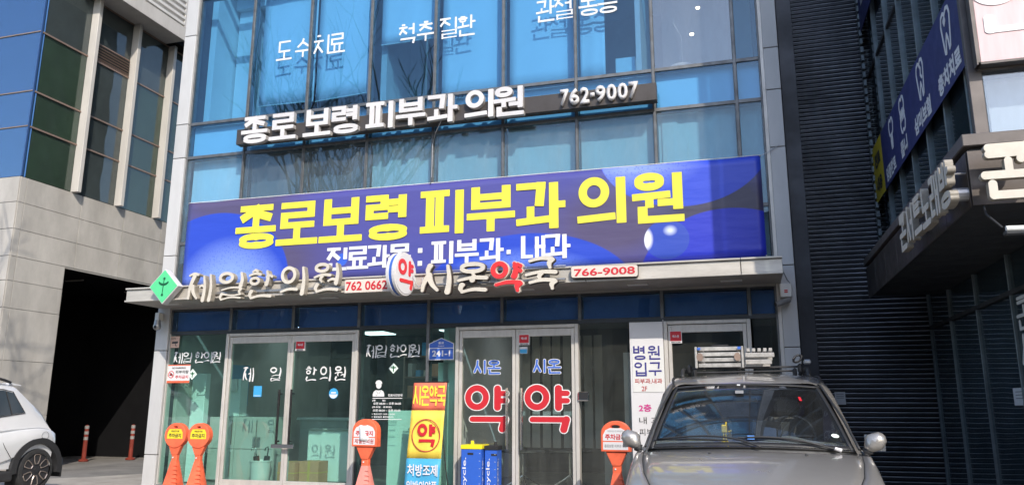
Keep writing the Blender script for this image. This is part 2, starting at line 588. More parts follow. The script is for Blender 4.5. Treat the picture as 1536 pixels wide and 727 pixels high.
def ntext(s, fr, O, wd, ht, m, parent, bold=0.0, ext=0.002, name='lettering', off=0.0, rot=0, label=None):
    """plain sans text fitted to wd x ht with its lower left corner at O"""
    cu = bpy.data.curves.new('t', 'FONT')
    cu.body = s; cu.size = 1.0; cu.extrude = 0; cu.offset = bold; cu.resolution_u = 3; cu.space_line = .95
    ob = bpy.data.objects.new('t', cu)
    me = bpy.data.meshes.new_from_object(ob)
    bpy.data.objects.remove(ob); bpy.data.curves.remove(cu)
    n = len(me.vertices)
    if n == 0: return None
    co = np.empty(n * 3); me.vertices.foreach_get('co', co); co = co.reshape(-1, 3)
    if rot == 90: co[:, [0, 1]] = np.stack([-co[:, 1], co[:, 0]], 1)
    mn, mx = co[:, :2].min(0), co[:, :2].max(0)
    sc = np.array([wd, ht]) / np.maximum(mx - mn, 1e-6)
    if ht is None or wd is None: pass
    co[:, :2] = (co[:, :2] - mn) * sc
    co[:, 2] = 0
    me.vertices.foreach_set('co', co.ravel()); me.update()
    o = place_mesh(me, fr, Vector(O) + fr[2] * (off + ext), name, m, parent, label)
    if ext > 0.0045:
        q = o.modifiers.new('thickness', 'SOLIDIFY'); q.thickness = ext; q.offset = -1
    return o

def poly_mesh(loops, fr, O, m, parent, name, ext=.002, off=0.0, label=None):
    return place_mesh(loops_mesh(loops, ext), fr, Vector(O) + fr[2] * (off + ext / 2), name, m, parent, label)

def arcpts(cx, cy, rx, ry, a0=0, a1=360, n=28):
    full = abs(a1 - a0) >= 360
    k = n if full else n + 1
    return [(cx + rx * math.cos(R(a0 + (a1 - a0) * i / n)), cy + ry * math.sin(R(a0 + (a1 - a0) * i / n))) for i in range(k)]

def strokes_mesh(pls, wd, fr, O, m, parent, name, ext=.002, off=0.0, sx=1.0, sy=1.0, label=None):
    """line drawing: polylines in a unit box turned into flat strokes"""
    S = []
    for pl in pls:
        for a, b in zip(pl[:-1], pl[1:]): S.append(('l', *a, *b, wd))
    g, D = sdf(S, 'round', 96)
    LL = [[(x * sx, y * sy) for x, y in L] for L in contour(g, D)]
    return place_mesh(loops_mesh(LL, ext), fr, Vector(O) + fr[2] * (off + ext / 2), name, m, parent, label)

# ------------------------------------------------------------------ materials
M = {}
M['asphalt'] = mat('asphalt', (.19, .178, .162), .9, 0, .35, 1.3, .5, 90)
M['concrete_slab'] = mat('worn concrete paving', (.33, .30, .26), .9, 0, .3, 2.2, .4, 70)
M['stone_step'] = mat('granite step', (.32, .30, .28), .7, 0, .25, 30, .15, 200)
M['alu'] = mat('brushed aluminium frame', (.60, .57, .53), .42, .25, .16, 9, stretch=(1, 1, .4))
M['alu_dark'] = mat('dark grey mullion cap', (.06, .065, .07), .4, .5, .2, 6)
M['mullion'] = mat('weathered grey mullion', (.16, .165, .17), .45, .55, .3, 8)
M['pillar_panel'] = mat('warm white composite panel', (.49, .485, .48), .5, 0, .16, 1.6, .05, 20, stretch=(1, 1, .35))
M['pillar_joint'] = mat('sealant joint', (.12, .11, .10), .8)
M['canopy_metal'] = mat('weathered canopy sheet', (.60, .56, .50), .42, .35, .3, 2.2, .1, 12, stretch=(.5, 1, 2.5))
M['soffit'] = mat('canopy soffit sheet', (.40, .38, .35), .6, .1, .15, 3)
M['dark_wall'] = mat('charcoal render', (.035, .037, .042), .7, .1, .2, 4)
M['inner_wall'] = mat('interior plaster', (.50, .48, .44), .8, 0, .1, 2)
M['shop_ceiling'] = mat('grey ceiling tile', (.20, .20, .19), .85, 0, .1, 3)
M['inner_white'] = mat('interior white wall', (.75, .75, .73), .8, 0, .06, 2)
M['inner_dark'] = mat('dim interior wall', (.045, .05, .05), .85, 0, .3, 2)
M['inner_floor'] = mat('shop floor tile', (.20, .19, .18), .35, 0, .15, 6)
M['blind'] = mat('roller blind cloth', (.80, .81, .82), .9, 0, .04, 1.5)
M['spandrel_bright'] = mat('bright spandrel backing', (.85, .86, .87), .8, 0, .06, 1.2)
M['spandrel_mid'] = mat('pale grey film backing', (.62, .60, .55), .8, 0, .12, 1.0, stretch=(1, 1, .4))
M['spandrel_dark'] = mat('dark blind backing', (.19, .15, .15), .9, 0, .12, 2)
M['spandrel_navy'] = mat('opaque navy spandrel backing', (.16, .26, .48), .7, 0, .25, 1.6)
M['blue_glass'] = glass('blue curtain wall glass', (.575, .79, .92), .065, 0, .15, refl=(.75, .88, 1.0))
M['pale_glass'] = glass('hazy blue spandrel glass', (.66, .84, .93), .045, 0, .15, .10, (.6, .62, .62), refl=(.8, .9, 1.0))
M['grey_glass'] = glass('clear grey window glass', (.80, .84, .87), .12, 0, .1, .10, (.45, .5, .6), refl=(.9, .95, 1.0))
M['teal_glass'] = glass('green shop glass', (.76, .915, .885), .045, 0, .12, .03, (.5, .7, .68))
M['clear_glass'] = glass('clear shop glass', (.90, .94, .92), .045, 0, .12, .05, (.5, .5, .45))
M['navy_glass'] = glass('dark navy transom glass', (.62, .78, .92), .05, 0, .2, .05, (.3, .4, .6), refl=(.7, .85, 1))
M['handle_black'] = mat('black door pull', (.02, .02, .022), .25, .3, .1)
M['chrome'] = mat('chrome', (.7, .7, .7), .15, 1.0, .08)
M['white_vinyl'] = mat('white vinyl letters', (.72, .72, .72), .5, 0, .04)
M['cream_face'] = mat('cream channel letter face', (.60, .55, .47), .5, 0, .12, 9)
M['cream_side'] = mat('shaded cream letter return', (.33, .295, .245), .55, 0, .3, 12)
M['white_side'] = mat('shaded white letter return', (.46, .44, .43), .5, 0, .2, 12)
M['white_face'] = mat('white channel letter', (.64, .62, .62), .42, 0, .10, 5)
M['black_board'] = mat('dark brown sign board', (.075, .065, .060), .45, .3, .25, 3)
M['dark_side'] = mat('dark letter side', (.06, .045, .04), .5, .1)
M['red'] = mat('red letter face', (.72, .035, .04), .4, 0, .08)
M['red_print'] = mat('red print', (.56, .018, .03), .5, 0, .04)
M['maroon_print'] = mat('dark red print', (.45, .05, .05), .5, 0, .04)
M['magenta_print'] = mat('magenta print', (.60, .04, .25), .5, 0, .04)
M['navy_print'] = mat('navy print', (.045, .04, .22), .5, 0, .04)
M['blue_print'] = mat('blue print', (.05, .14, .55), .5, 0, .04)
M['black_print'] = mat('black print', (.03, .03, .03), .5, 0, .04)
M['grey_print'] = mat('grey print', (.25, .25, .25), .5, 0, .04)
M['yellow_print'] = mat('yellow print', lin(232, 220, 70), .5, 0, .05)
M['white_print'] = mat('white print', (.72, .72, .75), .5, 0, .03)
M['white_panel'] = mat('white sign panel', (.70, .69, .70), .4, 0, .05, 2)
M['cream_panel'] = mat('cream sign panel', (.66, .58, .51), .45, 0, .08, 5)
M['green_face'] = mat('mint green sign face', lin(88, 205, 140), .35, 0, .05)
M['green_dark'] = mat('dark green emblem', lin(5, 85, 50), .4, 0, .05)
M['blue_band'] = mat('blue sign band', (.04, .13, .50), .4, 0, .05)
M['orange'] = mat('sun faded orange plastic', (.82, .14, .06), .55, 0, .24, 7, .05, 30)
M['pink_plastic'] = mat('faded salmon plastic', (.80, .27, .22), .6, 0, .14, 6, .05, 30)
M['yellow_sticker'] = mat('yellow sticker', (.85, .66, .03), .5, 0, .05)
M['blue_plastic'] = mat('blue corrugated plastic', (.03, .12, .55), .42, 0, .12, 4, .08, 40)
M['yellow_lid'] = mat('yellow lid', (.85, .72, .02), .4, 0, .05)
M['black_plastic'] = mat('black plastic', (.02, .02, .022), .5, 0, .2, 8)
M['white_plastic'] = mat('white plastic', (.72, .72, .70), .4, 0, .06)
M['tape'] = mat('packing tape', (.62, .40, .10), .5)
M['cardboard'] = mat('cardboard', (.60, .29, .16), .85, 0, .12, 6)
M['locker'] = mat('pale grey cabinet door', (.52, .50, .47), .5, 0, .06, 3)
M['ladder_metal'] = mat('ladder aluminium', (.50, .48, .45), .4, .35, .4, 14)
M['steel'] = mat('galvanised steel', (.45, .45, .46), .4, .8, .2, 10)
M['wire'] = mat('grey wire', (.42, .43, .46), .5, .3, .1)
M['lamp'] = emit('ceiling lamp lens', (.9, .95, 1.0), 1.2)
M['lamp_warm'] = emit('warm lamp', (1.0, .8, .5), 4.0)
M['stone_panel'] = mat('beige grey stone panel', (.45, .425, .39), .75, 0, .24, 1.6, .08, 40, stretch=(1, 1, .45))
M['fin'] = mat('cream painted fin', (.54, .515, .48), .5, 0, .12, 3, stretch=(1, 1, .3))
M['louvre_white'] = mat('white corrugated cladding', (.66, .64, .61), .5, 0, .10, 2)
M['brown_metal'] = mat('bronze louvre metal', (.28, .20, .16), .5, .3, .15)
M['green_back'] = mat('dark green backing', (.04, .075, .045), .8, 0, .25, 1.0)
M['grey_back'] = mat('dark grey backing', (.075, .08, .09), .8, 0, .3, 1.0)
M['blue_edge'] = mat('dark blue glass edge', (.03, .075, .2), .3, 0, .1)
M['blue_back'] = mat('blue backing', (.09, .25, .62), .8, 0, .3, .8, stretch=(3, 1, .3))
M['side_glass'] = glass('green tinted office glass', (.86, .9, .88), .05, 0, .15, .03, (.3, .35, .4))
M['front_blue_glass'] = glass('sky blue office glass', (.75, .85, 1.0), .22, 0, .25, refl=(.6, .8, 1.0))
M['garage_dark'] = mat('shade darkened garage render', (.010, .010, .011), .95, 0, .2, 1, spec=.05)  # near-black base colour holds the shade of the garage opening
M['slat'] = mat('black corrugated slat', (.034, .036, .044), .38, .35, .6, 1.3)
M['slat_edge'] = mat('slat lip highlight', (.55, .57, .62), .5, .0, .6, 1.7)  # pale colour paints the highlight along each slat edge
M['dark_glass'] = glass('dark reflective glass', (.78, .84, .86), .10, 0, .2, .04, (.15, .18, .2))
M['rb_core'] = mat('slate grey inner lining', (.085, .11, .13), .7, 0, .3, 1.5)
M['rb_frame'] = mat('dusty grey glazing bar', (.20, .235, .25), .5, .3, .3, 6)
M['bronze_panel'] = mat('dark bronze canopy sheet', (.085, .072, .066), .42, .5, .35, 4)
M['bronze_cap'] = mat('brown grey coping', (.12, .105, .10), .5, .3, .15, 4)
M['navy_vinyl'] = mat('navy banner cloth', (.030, .038, .145), .55, 0, .15, 3, .05, 30)
M['yellow_vinyl'] = mat('yellow banner cloth', (.66, .50, .03), .55, 0, .08, 3)
M['pink_vinyl'] = mat('pale pink sign film', (.66, .47, .48), .5, 0, .10, 4, stretch=(3, 1, .3))
M['car_silver'] = mat('warm silver car paint', (.36, .34, .32), .30, .5, .08, 1.5, .015, 500, coat=1.0)
M['car_white'] = mat('white car paint', (.62, .62, .63), .3, 0, .04, 1.5, 0, 60, coat=.8)
M['car_trim'] = mat('black car trim', (.025, .025, .027), .55, 0, .2, 8)
M['tyre'] = mat('tyre rubber', (.025, .025, .026), .85, 0, .25, 10, .2, 60)
M['rim'] = mat('two tone alloy', (.45, .38, .34), .35, .8, .1)
M['rim_dark'] = mat('dark wheel face', (.05, .05, .055), .4, .5, .2)
M['windscreen'] = glass('windscreen glass', (.80, .84, .86), .10, 0, .0, .03, (.4, .4, .4))
M['car_inside'] = mat('grey car interior', (.13, .125, .115), .8, 0, .2, 8)
M['dash'] = mat('beige grey dashboard', (.34, .32, .26), .8, 0, .15, 8)
M['privacy_glass'] = glass('dark privacy glass', (.18, .19, .2), .06)
M['bark'] = mat('grey bark', (.14, .115, .09), .9, 0, .3, 8, .5, 20)
M['brick_far'] = mat('tan facade render', (.30, .27, .23), .85, 0, .2, .6)
M['far_window'] = mat('far window glass', (.05, .07, .09), .12, .2, .3, .5)
M['post_orange'] = mat('shaded delineator orange', (.20, .025, .012), .7, 0, .3)  # orange darkened so the posts look shaded inside the garage
M['post_white'] = mat('shaded white band', (.30, .29, .28), .3, 0, .05)  # white dulled in its colour to match the shaded post
M['orange_red'] = mat('coral red print cloth', (.78, .17, .10), .6, 0, .06, 8)
M['yellow_cloth'] = mat('yellow print cloth', (.88, .66, .09), .6, 0, .08, 10, .15, 20)
M['sky_cloth'] = mat('sky blue print cloth', (.06, .37, .62), .6, 0, .06, 8)
M['mint'] = mat('pale mint partition', (.72, .84, .76), .6, 0, .05, 1.5)
M['white_teal'] = mat('frosted white panel', (.78, .84, .82), .6, 0, .05, 1.5)
M['blue_sticker'] = mat('sky blue sticker', (.05, .35, .66), .5, 0, .05)
M['peach_sticker'] = mat('peach sticker', (.62, .42, .33), .6, 0, .06)
M['paper'] = mat('white paper notice', (.72, .72, .72), .8, 0, .08, 20)
M['toy_yellow'] = mat('yellow toy', (.8, .55, .04), .5)

def banner_mat():
    """printed vinyl: purple ground with overlapping blue discs, a halftone glow and a small ball"""
    m, t, p = base_mat('purple banner print')
    N = t.nodes.new
    tc = N('ShaderNodeTexCoord'); sp = N('ShaderNodeSeparateXYZ')
    t.links.new(tc.outputs['Object'], sp.inputs[0])
    X, Z = sp.outputs[0], sp.outputs[2]
    def mth(op, a, b=None, c=None, clamp=False):
        n = N('ShaderNodeMath'); n.operation = op; n.use_clamp = clamp
        for i, q in enumerate((a, b, c)):
            if q is None: continue
            if isinstance(q, (int, float)): n.inputs[i].default_value = q
            else: t.links.new(q, n.inputs[i])
        return n.outputs[0]
    def ell(cx, cz, rx, rz, soft=.015):
        dx = mth('DIVIDE', mth('SUBTRACT', X, cx), rx); dz = mth('DIVIDE', mth('SUBTRACT', Z, cz), rz)
        r = mth('SQRT', mth('ADD', mth('MULTIPLY', dx, dx), mth('MULTIPLY', dz, dz)))
        return mth('MULTIPLY_ADD', mth('SUBTRACT', 1.0, r), 1 / soft, 0.0, True), r
    def mixc(f, a, b):
        n = N('ShaderNodeMix'); n.data_type = 'RGBA'
        t.links.new(f, n.inputs[0])
        for i, q in ((6, a), (7, b)):
            if isinstance(q, tuple): n.inputs[i].default_value = q
            else: t.links.new(q, n.inputs[i])
        return n.outputs[2]
    # object origin is the banner's centre (x 3.5, z 3.73)
    base = (.075, .072, .29, 1); grey = (.085, .068, .15, 1); blue = (.020, .060, .50, 1); lblue = (.07, .22, .72, 1)
    n = N('ShaderNodeTexNoise'); n.inputs['Scale'].default_value = .45
    t.links.new(tc.outputs['Object'], n.inputs['Vector'])
    col = mixc(mth('MULTIPLY_ADD', n.outputs[0], 3.2, -1.55, True), base, (.06, .075, .33, 1))
    f, _ = ell(-3.6, .85, 1.6, .75, .5); col = mixc(f, col, grey)
    f, _ = ell(-2.55, -.35, .9, .6, .8); col = mixc(f, col, grey)
    f, _ = ell(2.5, -.1, 1.2, .75, .6); col = mixc(f, col, grey)
    f, _ = ell(3.9, -.05, 1.0, .8, .5); col = mixc(f, col, (.05, .045, .085, 1))
    f, r = ell(-3.85, -.65, 1.35, 1.13); col = mixc(f, col, blue)
    wv = N('ShaderNodeTexVoronoi'); wv.inputs['Scale'].default_value = 30
    t.links.new(tc.outputs['Object'], wv.inputs['Vector'])
    dots = mth('MULTIPLY_ADD', wv.outputs['Distance'], 2.2, .12, True)
    f2, r2 = ell(-3.55, -.85, 1.05, .95, 1.0)
    col = mixc(mth('MULTIPLY', mth('MULTIPLY', f2, mth('MULTIPLY', f, .8)), dots, None, True), col, (.55, .70, 1, 1))
    col = mixc(mth('MULTIPLY', f2, mth('MULTIPLY', f, .6)), col, lblue)
    f, r = ell(1.25, -1.15, 1.6, .98); col = mixc(f, col, blue)
    f2, _ = ell(1.15, -.95, 1.3, .6, 1.0)
    col = mixc(mth('MULTIPLY', mth('MULTIPLY', f2, f), dots, None, True), col, (.30, .42, .9, 1))
    col = mixc(mth('MULTIPLY', f2, mth('MULTIPLY', f, .55)), col, lblue)
    f, r = ell(3.45, .9, 1.15, .85); col = mixc(f, col, (.03, .07, .60, 1))
    f2, _ = ell(2.8, .75, 1.0, .5, 1.0); col = mixc(mth('MULTIPLY', mth('MULTIPLY', f2, f), dots, None, True), col, (.28, .38, .9, 1))
    f, r = ell(4.0, -1.0, 1.2, 1.0); col = mixc(f, col, (.02, .035, .50, 1))
    f, r = ell(3.2, -.38, .30, .27, .03); col = mixc(f, col, (.03, .07, .45, 1))
    f2, _ = ell(3.25, -.26, .10, .08, 1.0); col = mixc(mth('MULTIPLY', f2, f), col, (.8, .88, 1, 1))
    f2, _ = ell(2.93, -.36, .10, .17, .5); col = mixc(mth('MULTIPLY', f2, f), col, (.9, .92, 1, 1))
    f, r = ell(-1.6, -.4, .09, .1, .1); col = mixc(f, col, (.04, .12, .60, 1))
    t.links.new(col, p.inputs['Base Color'])
    p.inputs['Roughness'].default_value = .42
    p.inputs['Specular IOR Level'].default_value = .6
    n2 = N('ShaderNodeTexNoise'); n2.inputs['Scale'].default_value = 2.2; n2.inputs['Detail'].default_value = 3
    mp = N('ShaderNodeMapping'); mp.inputs['Scale'].default_value = (.6, 1, 2.2); mp.inputs['Rotation'].default_value = (0, .35, 0)
    t.links.new(tc.outputs['Object'], mp.inputs[0]); t.links.new(mp.outputs[0], n2.inputs['Vector'])
    b = N('ShaderNodeBump'); b.inputs['Strength'].default_value = .16; b.inputs['Distance'].default_value = .06
    t.links.new(n2.outputs[0], b.inputs['Height']); t.links.new(b.outputs[0], p.inputs['Normal'])
    return m
M['banner'] = banner_mat()

# ------------------------------------------------------------------ ground
b = MB(); b.quad((-400, -400, -.1), (400, -400, -.1), (400, 400, -.1), (-400, 400, -.1))
tagp(b.build('ground', M['asphalt']), kind='structure')
b = MB(); b.quad((-9.5, -1.6, -.096), (-1.6, -1.6, -.096), (-1.6, 3.0, -.096), (-3.2, 3.6, -.096), (-4.1, 1.9, -.096), (-5.0, .8, -.096), (-9.5, .2, -.096))
tagp(b.build('pavement', M['concrete_slab']), kind='structure')
b = MB(); b.box(-1.5, 8.3, -.42, .0, -.1, 0.0, .012)
tagp(b.build('shop_step', M['stone_step']), kind='structure')

# ------------------------------------------------------------------ the blue glass clinic building
XL, XR = -1.104, 8.037
MX = [0, 1.1, 2.2, 3.3, 4.4, 5.5, 6.6, 7.7]
ZT = 13.2
bd = thing('clinic_building', (3.5, 0, 0), 'blue glass clinic building with white side pillars in the middle of the photo', 'building')
# body: side walls, roof, slabs, back
b = MB()
b.box(-1.33, -1.15, .12, 8, -.1, ZT - .05); b.box(8.06, 8.28, .12, 8, -.1, ZT - .05)
b.box(-1.33, 8.28, 8.0, 8.2, -.1, ZT - .05)
b.build('side_wall', M['dark_wall'], bd)
b = MB(); b.box(-1.35, 8.30, -.12, 8.2, ZT - .05, ZT + .25, .02); b.build('roof', M['pillar_panel'], bd)
b = MB(); b.box(-1.15, 8.06, .32, 8.0, -.1, -.012); b.build('floor', M['inner_floor'], bd)
b = MB(); b.box(-1.15, 8.06, .30, 8.0, 2.66, 2.80); b.build('ceiling', M['shop_ceiling'], bd)
b = MB(); b.box(-1.15, 8.06, .30, 8.0, 5.30, 5.72); b.build('floor_slab', M['inner_wall'], bd)
b = MB(); b.box(-1.15, 8.06, .60, 8.0, 8.75, 8.95); b.build('upper_ceiling', M['inner_white'], bd)
b = MB(); b.box(-1.15, 8.06, 4.0, 4.1, 5.72, 8.75); b.build('upper_back_wall', M['inner_wall'], bd)
# pillars made of stacked panels with recessed joints
def pillar(x0, x1, zs, y0):
    bb = MB(); bb.box(x0 + .012, x1 - .012, y0 + .012, .115, -.1, ZT - .06); q = bb.build('pillar', M['pillar_joint'], bd)
    for a, c in zip(zs[:-1], zs[1:]):
        bb = MB(); bb.box(x0, x1, y0, .118, a + .006, c - .006, .004); bb.build('cladding_panel', M['pillar_panel'], q)
pillar(-1.335, XL, [-.1, .45, 2.03, 3.55, 5.20, 5.79, 7.40, 9.5, 11.4, ZT - .07], -.06)
pillar(XR + .045, 8.27, [-.1, .35, 1.90, 2.93, 4.50, 5.30, 5.90, 7.40, 9.5, 11.4, ZT - .07], -.06)
b = MB(); b.box(XR, XR + .042, -.05, .118, -.1, ZT - .06); b.build('edge_trim', M['alu'], bd)

# mullions (vertical) and transoms (horizontal)
for x in [XL + .012] + MX + [XR - .012]:
    wdt = .022 if x in (XL + .012, XR - .012) else .045
    b = MB(); b.box(x - wdt / 2, x + wdt / 2, -.022, .10, 2.31 if x in (1.1,) else (0.0 if x not in (1.1, 4.4, 7.7, 0, 5.5, 2.2, 6.6) else 2.31), ZT - .06, .003)
    b.build('mullion', M['mullion'] if True else 0, bd)
def hbar(z, x0=XL, x1=XR, hh=.05, y0=-.018, m='mullion'):
    bb = MB(); bb.box(x0 + .025, x1 - .025, y0, .096, z - hh / 2, z + hh / 2, .003); bb.build('transom', M[m], bd)
for z in (5.79, 5.20, 3.75, 8.10, 8.75, 11.2): hbar(z)
hbar(2.66, hh=.03, m='alu_dark'); hbar(2.30, hh=.06, m='alu_dark')
# a raised pressure-cap line on each visible mullion
for x in MX:
    b = MB(); b.box(x - .011, x + .011, -.032, -.023, 2.75, ZT - .07); b.build('mullion_cap', M['mullion'], bd)

edges = [XL] + MX + [XR]
def pane(x0, x1, z0, z1, m, y=.0, t=.008, par=None, name='window_pane'):
    bb = MB(); bb.box(x0 + .026, x1 - .026, y, y + t, z0 + .026, z1 - .026)
    o = bb.build(name, M[m], par or bd)
    # panes are never perfectly coplanar
    o.rotation_euler = (random.uniform(-.0025, .0025), 0, random.uniform(-.004, .004))
    return o
for i, (x0, x1) in enumerate(zip(edges[:-1], edges[1:])):
    pane(x0, x1, 5.79, 8.10, 'grey_glass' if i == 7 else 'blue_glass')
    pane(x0, x1, 8.10, 8.75, 'blue_glass'); pane(x0, x1, 8.75, 11.2, 'blue_glass'); pane(x0, x1, 11.2, ZT - .06, 'blue_glass')
    b = MB(); b.box(x0 + .03, x1 - .03, .2, .22, 8.8, ZT - .1); b.build('roller_blind', M['blind'], bd)
    pane(x0, x1, 5.20, 5.79, 'blue_glass')
    pane(x0, x1, 3.75, 5.20, 'pale_glass')
    pane(x0, x1, 2.66, 3.75, 'pale_glass')
    pane(x0, x1, 2.31, 2.66, 'navy_glass')
# backing boards behind the spandrel glass
for i, (x0, x1) in enumerate(zip(edges[:-1], edges[1:])):
    b = MB(); b.box(x0 + .03, x1 - .03, .105, .125, 5.225, 5.765); b.build('spandrel_board', M['spandrel_bright'], bd)
    mm = {0: 'spandrel_bright', 1: 'spandrel_dark', 2: 'spandrel_dark'}.get(i, 'spandrel_mid')
    b = MB(); b.box(x0 + .03, x1 - .03, .155 if i not in (1, 2) else .20, .18 if i not in (1, 2) else .22, 2.75, 5.175); b.build('window_film_board', M[mm], bd)
    b = MB(); b.box(x0 + .03, x1 - .03, .11, .13, 2.34, 2.64); b.build('transom_board', M['spandrel_navy'], bd)
# torn film edges in the two bays at the right
b = MB()
b.prism([(6.68, 4.4), (7.0, 4.4), (7.02, 4.75), (6.96, 4.95), (6.82, 5.12), (6.68, 5.16)], (0, 0, 0), *[(1, 0, 0), (0, 0, 1), (0, -1, 0)], -.14, -.13)
b.prism([(7.28, 4.3), (7.66, 4.3), (7.66, 5.0), (7.52, 5.15), (7.38, 5.1), (7.30, 4.95), (7.33, 4.7)], (0, 0, 0), *[(1, 0, 0), (0, 0, 1), (0, -1, 0)], -.142, -.132)
b.build('torn_film', M['spandrel_mid'], bd)

# roller blinds behind the top windows (second floor)
def blind(x0, x1, zb, zb2=None, y=.20):
    zb2 = zb if zb2 is None else zb2
    r = []
    for k in range(9):
        u = k / 8
        x = x0 + (x1 - x0) * u
        yy = y + .006 * math.sin(u * 9)
        r.append([(x, yy, zb + (zb2 - zb) * u + (8.7 - zb) * v_) for v_ in (0, .1, .35, .7, 1)])
    bb = MB(); bb.grid(r); o = bb.build('roller_blind', M['blind'], bd, smooth=True, solid=.004)
    bb = MB(); bb.tube([(x0, y - .004, zb), (x1, y - .004, zb2)], .012, 8); bb.build('hem_bar', M['spandrel_mid'], o)
blind(.06, 1.09, 6.06, 6.05); blind(1.13, 2.12, 6.03, 6.08)
blind(2.28, 3.27, 6.86, 6.865); blind(3.34, 4.37, 5.80); blind(4.44, 5.47, 5.80); blind(5.53, 5.90, 5.84)
# what the top windows show of the rooms
b = MB(); b.box(-.98, -.55, .9, 1.35, 5.72, 8.3); b.box(-1.14, -1.02, .35, 2.5, 5.72, 8.74); b.build('room_column', M['inner_white'], bd)
b = MB(); b.box(-.30, .04, .75, 1.5, 5.72, 8.7); b.build('room_partition', M['inner_white'], bd)
b = MB(); b.box(-1.0, .1, .8, 1.2, 8.3, 8.5); b.build('room_beam', M['inner_white'], bd)
b = MB(); b.box(2.24, 2.34, .3, 1.8, 5.72, 8.7); b.box(2.34, 2.62, 1.2, 1.3, 5.72, 8.7); b.build('room_partition', M['inner_wall'], bd)
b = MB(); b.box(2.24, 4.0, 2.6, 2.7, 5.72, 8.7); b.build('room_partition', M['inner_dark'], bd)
b = MB(); b.box(6.30, 6.38, .6, 2.2, 5.72, 8.7); b.build('room_partition', M['inner_white'], bd)
b = MB(); b.box(6.0, 6.3, .5, .85, 5.79, 6.28); b.box(6.10, 6.36, .9, 1.2, 6.28, 6.44); b.build('storage_box', M['white_plastic'], bd, bevel=.01)
b = MB(); b.box(6.5, 8.05, 3.0, 3.1, 5.72, 8.7); b.build('room_partition', M['spandrel_mid'], bd)
b = MB(); b.tube([(6.98, .5, 5.9), (6.98, .5, 6.5), (6.88, .5, 6.72)], .006, 6); b.lathe([(.0, 5.90), (.24, 5.90), (.26, 6.0), (.2, 6.05), (0, 6.06)], 6.98, .6, 20); b.build('desk_lamp', M['spandrel_mid'], bd, smooth=True, auto=40)
for x, y, z in ((7.2, 1.7, 7.55), (7.1, 1.3, 6.9)):
    b = MB(); b.lathe([(0, z), (.03, z), (.035, z + .02), (.012, z + .03), (0, z + .03)], x, y, 12); b.build('room_lamp', M['lamp_warm'], bd)

# ---- ground floor shopfront: frames, doors, glass
def door_leaf(x0, x1, zt, handle_side, hm, gm, sub):
    """a framed glass leaf: slim stiles, deep head band, pull handle"""
    bb = MB()
    bb.box(x0, x0 + .045, -.035, .03, .02, zt, .004); bb.box(x1 - .045, x1, -.035, .03, .02, zt, .004)
    bb.box(x0 + .046, x1 - .046, -.033, .028, zt - .10, zt, .004); bb.box(x0 + .046, x1 - .046, -.033, .028, .02, .12, .004)
    d = bb.build('glass_door', M['alu'], bd)
    bb = MB(); bb.box(x0 + .046, x1 - .046, -.006, .004, .121, zt - .101); bb.build('door_glass', M[gm], d)
    hx = x1 - .10 if handle_side > 0 else x0 + .10
    bb = MB()
    bb.tube([(hx, -.10, .62), (hx, -.10, 1.42)], .018, 10)
    for zz in (.68, 1.36): bb.tube([(hx, -.10, zz), (hx, -.03, zz)], .012, 8)
    bb.build('handle', M[hm], d, smooth=True, auto=50)
    return d
def frame(x0, x1, zt):
    bb = MB(); bb.box(x0, x0 + .05, -.05, .08, 0, zt, .004); bb.box(x1 - .05, x1, -.05, .08, 0, zt, .004)
    bb.box(x0 + .051, x1 - .051, -.048, .078, zt - .045, zt, .004); bb.build('door_frame', M['alu'], bd)
frame(-.03, 2.22, 2.268); frame(3.73, 5.48, 2.268); frame(6.61, 7.70, 2.268)
d1 = door_leaf(.025, 1.095, 2.215, 1, 'handle_black', 'teal_glass', 0)
d2 = door_leaf(1.10, 2.165, 2.215, -1, 'handle_black', 'teal_glass', 0)
d3 = door_leaf(3.785, 4.60, 2.215, 1, 'chrome', 'clear_glass', 0)
d4 = door_leaf(4.605, 5.425, 2.215, -1, 'chrome', 'clear_glass', 0)
d5 = door_leaf(6.665, 7.645, 2.215, 1, 'chrome', 'clear_glass', 0)
g_left = pane(XL, -.01, .02, 2.31, 'teal_glass')
g_mid = pane(2.22, 3.30, .02, 2.31, 'teal_glass')
pane(3.30, 3.74, .02, 2.31, 'teal_glass')
g_r1 = pane(5.48, 6.17, .02, 2.31, 'clear_glass')
pane(7.70, XR, .02, 2.31, 'clear_glass')
for q_ in ((3.275, 3.325), (2.225, 2.25)):
    b = MB(); b.box(*q_, -.02, .10, 0, 2.29, .003); b.build('window_post', M['alu_dark'], bd)
for q_ in ((6.60, 6.612), (-1.09, -1.075)):
    b = MB(); b.box(*q_, -.03, .09, 0, 2.29); b.build('window_post', M['alu'], bd)
b = MB(); b.box(XL, XR, -.03, .11, -.012, .02); b.build('threshold', M['steel'], bd)
# small latch bar across the two black pulls
b = MB(); b.box(.93, 1.30, -.135, -.115, .585, .64, .004); b.build('door_lock_bar', M['chrome'], d2)
# keypad beside the pharmacy door
b = MB(); b.box(5.47, 5.62, -.085, -.05, 1.25, 1.37, .012); kp = b.build('keypad', M['chrome'], bd)
b = MB(); b.box(5.485, 5.605, -.09, -.086, 1.275, 1.355); b.build('keypad_face', M['black_plastic'], kp)

